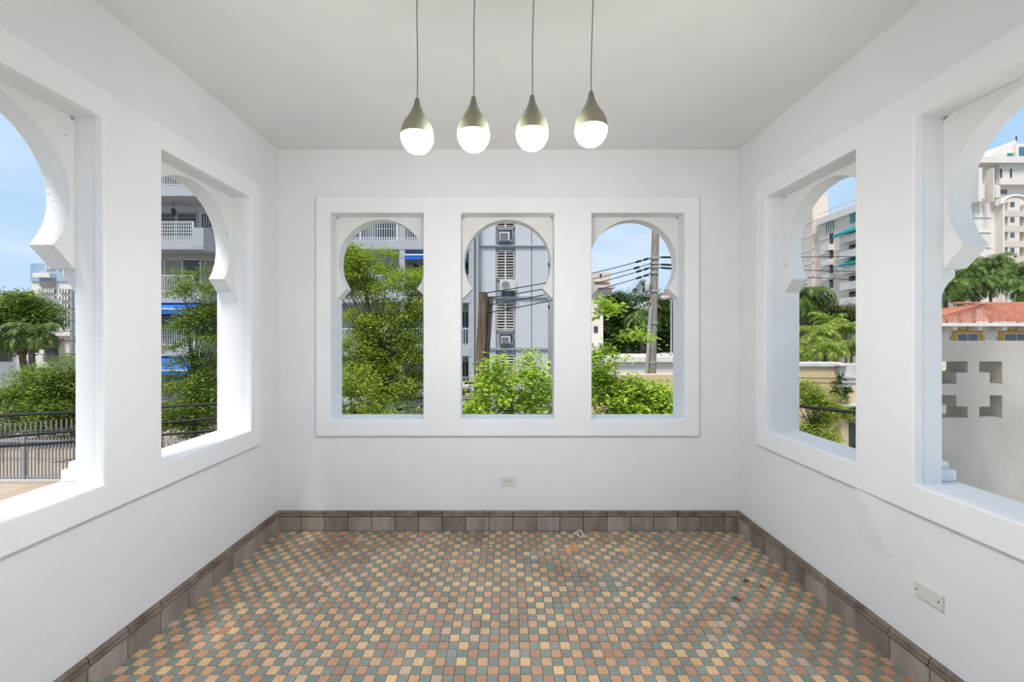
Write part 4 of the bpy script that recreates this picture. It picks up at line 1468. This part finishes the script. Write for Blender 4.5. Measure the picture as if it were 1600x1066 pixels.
d2 = 112.0
w2 = empty('white_penthouse', (X(1580, d2), d2, G), 'white curved penthouse block rising behind the white block', 'building')
bx('core', M_WHITE, (X(1565, d2), X(1640, d2), d2, d2 + 20, G, Z(228, d2)), w2)
q = MB()
pl = [(1546, 252), (1548, 243), (1562, 231), (1576, 224), (1588, 218.5), (1588, 252)]
vs = [tuple(P(a, b, d2 - 3)) for a, b in pl]
vs += [(x, y + 12, z) for x, y, z in vs]
n_ = len(pl)
q.add(vs, [tuple(range(n_)), tuple(range(n_, 2 * n_))[::-1]] + [(i, (i + 1) % n_, (i + 1) % n_ + n_, i + n_) for i in range(n_)])
q.build('curved_wing', M_WHITE, w2)
bx('end_wing', M_WHITE, (X(1588, d2 - 4), X(1640, d2 - 4), d2 - 4, d2 + 5, G, Z(224, d2 - 4)), w2)
bx('recess', M_WHITE, (X(1564, d2 - 3), X(1581, d2 - 3), d2 - 3.1, d2, Z(252, d2 - 3), Z(238, d2 - 3)), w2)
bx('window', M_TGLASS, (X(1573, d2 - 3), X(1581, d2 - 3), d2 - 3.3, d2, Z(249, d2 - 3), Z(240, d2 - 3)), w2)
bx('window', M_TGLASS, (X(1592, d2 - 4), X(1612, d2 - 4), d2 - 4.2, d2, Z(243, d2 - 4), Z(230, d2 - 4)), w2)
MB().tube([P(1588, 220, d2 - 3), P(1588, 213, d2 - 3)], .15, 6).build('antenna', M_IRON, w2)

# red roof house
dr = 30.0
rh = empty('tiled_roof_house', (X(1560, dr), dr + 4, G), 'cream house with red clay tile roof and ochre stone window surrounds', 'house')
ze = Z(506, dr)
bx('wall', M_CREAM, (X(1440, dr), 52, dr + .9, dr + 12, G, ze - .1), rh)
bx('eaves_board', M_WHITE, (X(1435, dr), 53, dr, dr + .25, ze - .18, ze + .08), rh)
bx('soffit', M_WHITE, (X(1435, dr), 53, dr + .1, dr + 1.0, ze - .10, ze - .02), rh)


def tiled(p_eave0, p_eave1, p_ridge0, p_ridge1, courses, cols, parent):
    """barrel tiles: rows of half-round ribs stepping down from the ridge"""
    q = MB()
    e0, e1, r0, r1 = [Vector(p) for p in (p_eave0, p_eave1, p_ridge0, p_ridge1)]
    nrm = (e1 - e0).cross(r0 - e0)
    if nrm.z < 0: nrm = -nrm
    nrm.normalize()
    for i in range(courses):
        t0_, t1_ = i / courses, (i + 1.12) / courses
        n = cols
        vs, fs = [], []
        for t, lift in ((t0_, .05), (min(t1_, 1), .01)):
            a, b = e0.lerp(r0, t), e1.lerp(r1, t)
            ln = (b - a).length
            m_ = n * 4
            for k in range(m_ + 1):
                p = a.lerp(b, k / m_) + nrm * (lift + .07 * abs(math.sin(PI * k / 4)))
                vs.append(p)
        m_ = n * 4 + 1
        for k in range(m_ - 1):
            fs.append((k, k + 1, m_ + k + 1, m_ + k))
        q.add(vs, fs)
    o = q.build('roof_tiles', M_ROOF, parent, fix=False)
    o['kind'] = 'stuff'


rz_ = Z(475, dr + 5)
pk = (X(1533, dr + 5), dr + 5.0, Z(476, dr + 5))
tiled((X(1435, dr), dr, ze + .06), (47.0, dr, ze + .06), pk, (pk[0] + .4, pk[1], pk[2]), 13, 46, rh)
tiled((X(1435, dr), dr + 10, ze + .06), (X(1435, dr), dr, ze + .06), (pk[0] - .05, pk[1] + .1, pk[2]), pk, 10, 30, rh)
pk2 = (56.0, dr + 9, Z(474, dr + 9))
tiled((pk[0] - 1, dr + 3.5, Z(503, dr + 3.5)), (60, dr + 3.5, Z(503, dr + 3.5)), (pk[0] + 4, dr + 9, Z(474, dr + 9)), pk2, 13, 60, rh)
MB().tube([Vector(pk), Vector((47.0, dr, ze + .1))], .11, 8).build('hip_ridge', M_ROOF, rh)
MB().tube([Vector(pk), Vector((X(1435, dr), dr, ze + .1))], .11, 8).build('hip_ridge', M_ROOF, rh)
MB().tube([Vector((pk[0] + 2, dr + 9, pk2[2])), Vector(pk2)], .12, 8).build('hip_ridge', M_ROOF, rh)
yw = dr + .9
for (a, b) in ((1495, 1527), (1568, 1606)):
    f_ = bx('window_frame', M_WHITE, (X(a - .5, yw), X(b + .5, yw), yw - .05, yw + .1, Z(550, yw), Z(520.5, yw)), rh)
    mid_ = (a + b) / 2
    for (u, v_) in ((a + .8, mid_ - .8), (mid_ + .8, b - .8)):
        bx('pane', M_GLASS, (X(u, yw), X(v_, yw), yw - .07, yw + .05, Z(549, yw), Z(522, yw)), f_)
    for k in range(8):
        wd_ = 10 if k % 2 else 7
        z0_, z1_ = Z(521 + 5.2 * (k + 1), yw), Z(521 + 5.2 * k + .3, yw)
        bx('quoin', M_OCHRE, (X(a - .6 - wd_, yw), X(a - .6, yw), yw - .06, yw + .05, z0_, z1_), rh)
        bx('quoin', M_OCHRE, (X(b + .6, yw), X(b + .6 + wd_, yw), yw - .06, yw + .05, z0_, z1_), rh)
    nq = 6
    for k in range(nq):
        u0, u1 = a - 8 + (b - a + 16) * k / nq, a - 8 + (b - a + 16) * (k + 1) / nq - .3
        bx('lintel_stone', M_OCHRE, (X(u0, yw), X(u1, yw), yw - .06, yw + .05, Z(520.5, yw), Z(513 if k % 2 else 515, yw)), rh)
for px_ in (1484, 1523, 1561, 1600):
    bx('eaves_bracket', M_WHITE, (X(px_, yw - .5), X(px_ + 7, yw - .5), dr + .15, yw, ze - .5, ze - .1), rh, bevel=.06)

# grey perforated parapet wall standing off the pier
dp = 2.0
pw = empty('parapet_wall', (2.9, dp + .05, G), 'rough grey parapet wall pierced with a cross pattern', 'wall')
xs = [XR + TH - .01] + [X(v_, dp) for v_ in (1467, 1494.5, 1512, 1530, 1546.5, 1566)] + [5.2]
zs_ = [-.3, Z(653, dp), Z(635.5, dp), Z(618, dp), Z(600, dp), Z(582.5, dp), Z(565, dp), Z(533, dp)]
holes = {(1, 1), (2, 1), (1, 2), (1, 4), (1, 5), (2, 5), (4, 1), (5, 1), (5, 2), (5, 4), (4, 5), (5, 5)}
q = MB()
vid = {}
def gv2(i, j, k):
    key = (i, j, k)
    if key not in vid:
        vid[key] = len(q.v)
        q.v.append((xs[i], dp + (.098 if k else 0), zs_[j]))
    return vid[key]
cells = [(i, j) for i in range(len(xs) - 1) for j in range(len(zs_) - 1) if (i, j) not in holes]
cset = set(cells)
for (i, j) in cells:
    q.f.append((gv2(i, j, 0), gv2(i + 1, j, 0), gv2(i + 1, j + 1, 0), gv2(i, j + 1, 0)))
    q.f.append((gv2(i, j, 1), gv2(i, j + 1, 1), gv2(i + 1, j + 1, 1), gv2(i + 1, j, 1)))
    for (di, dj, p, r_) in ((-1, 0, (i, j), (i, j + 1)), (1, 0, (i + 1, j), (i + 1, j + 1)), (0, -1, (i, j), (i + 1, j)), (0, 1, (i, j + 1), (i + 1, j + 1))):
        if (i + di, j + dj) not in cset:
            q.f.append((gv2(*p, 0), gv2(*r_, 0), gv2(*r_, 1), gv2(*p, 1)))
q.mi = [0] * len(q.f)
q.build('pierced_slab', M_CONC, pw)
bx('wall_base', M_CONC, (XR + TH - .01, 5.2, dp, dp + .085, G, -.3), pw)

# yellow wall with flaking white end
yl = empty('yellow_wall', (X(1290, 15), 15, G), 'long yellow rendered wall with a pale coping', 'wall')
bx('wall', M_YELL, (X(1120, 15), X(1313.5, 15), 15, 15.3, G, Z(573, 15)), yl)
bx('coping', M_PINKW, (X(1120, 15), X(1314, 15), 14.92, 15.38, Z(573, 15), Z(566.5, 15)), yl, bevel=.02)
bx('gutter', M_BEIGED, (X(1303, 15), X(1314, 15), 14.7, 15, Z(573, 15), Z(569, 15)), yl, bevel=.03)
fw_ = empty('flaking_wall', (X(1330, 14.8), 15, G), 'flaking white and yellow wall end with a low ledge', 'wall')
bx('upper_wall', M_PINKW, (X(1313.5, 14.8), X(1400, 14.8), 14.8, 15.2, Z(605, 14.8), Z(569, 14.8)), fw_)
bx('lower_wall', M_YELL, (X(1313.5, 14.8), X(1400, 14.8), 14.78, 15.2, G, Z(605, 14.8)), fw_)
bx('ledge', M_CONC, (X(1311, 14.6), X(1400, 14.6), 14.4, 14.8, Z(635, 14.6), Z(631, 14.6)), fw_, bevel=.02)
bx('doorway', M_DARK, (X(1329, 14.7), X(1345, 14.7), 14.74, 14.8, G, Z(637, 14.7)), fw_)
# trees that close the view past the utility pole
for k, (x, d, lab) in enumerate([(18.5, 46, 'dark round tree farther behind the street lamp'), (28.0, 60, 'dark round tree between the street lamp and the weeping palm'),
                                 (34.0, 46, 'dark round tree close behind the weeping palm')]):
    px_ = CX + F * x / d
    tree('broad_tree', lab, (x, d), [(px_, 500, d, 3.2, 2.2, 2.6), (px_ - 25, 525, d, 2.4, 2, 2.2), (px_ + 25, 530, d, 2.4, 2, 2.2)], M_LEAFC, 9000, .42, 140, .9, .6, .25,
         group='dark trees beyond the street lamp', branchy=False)
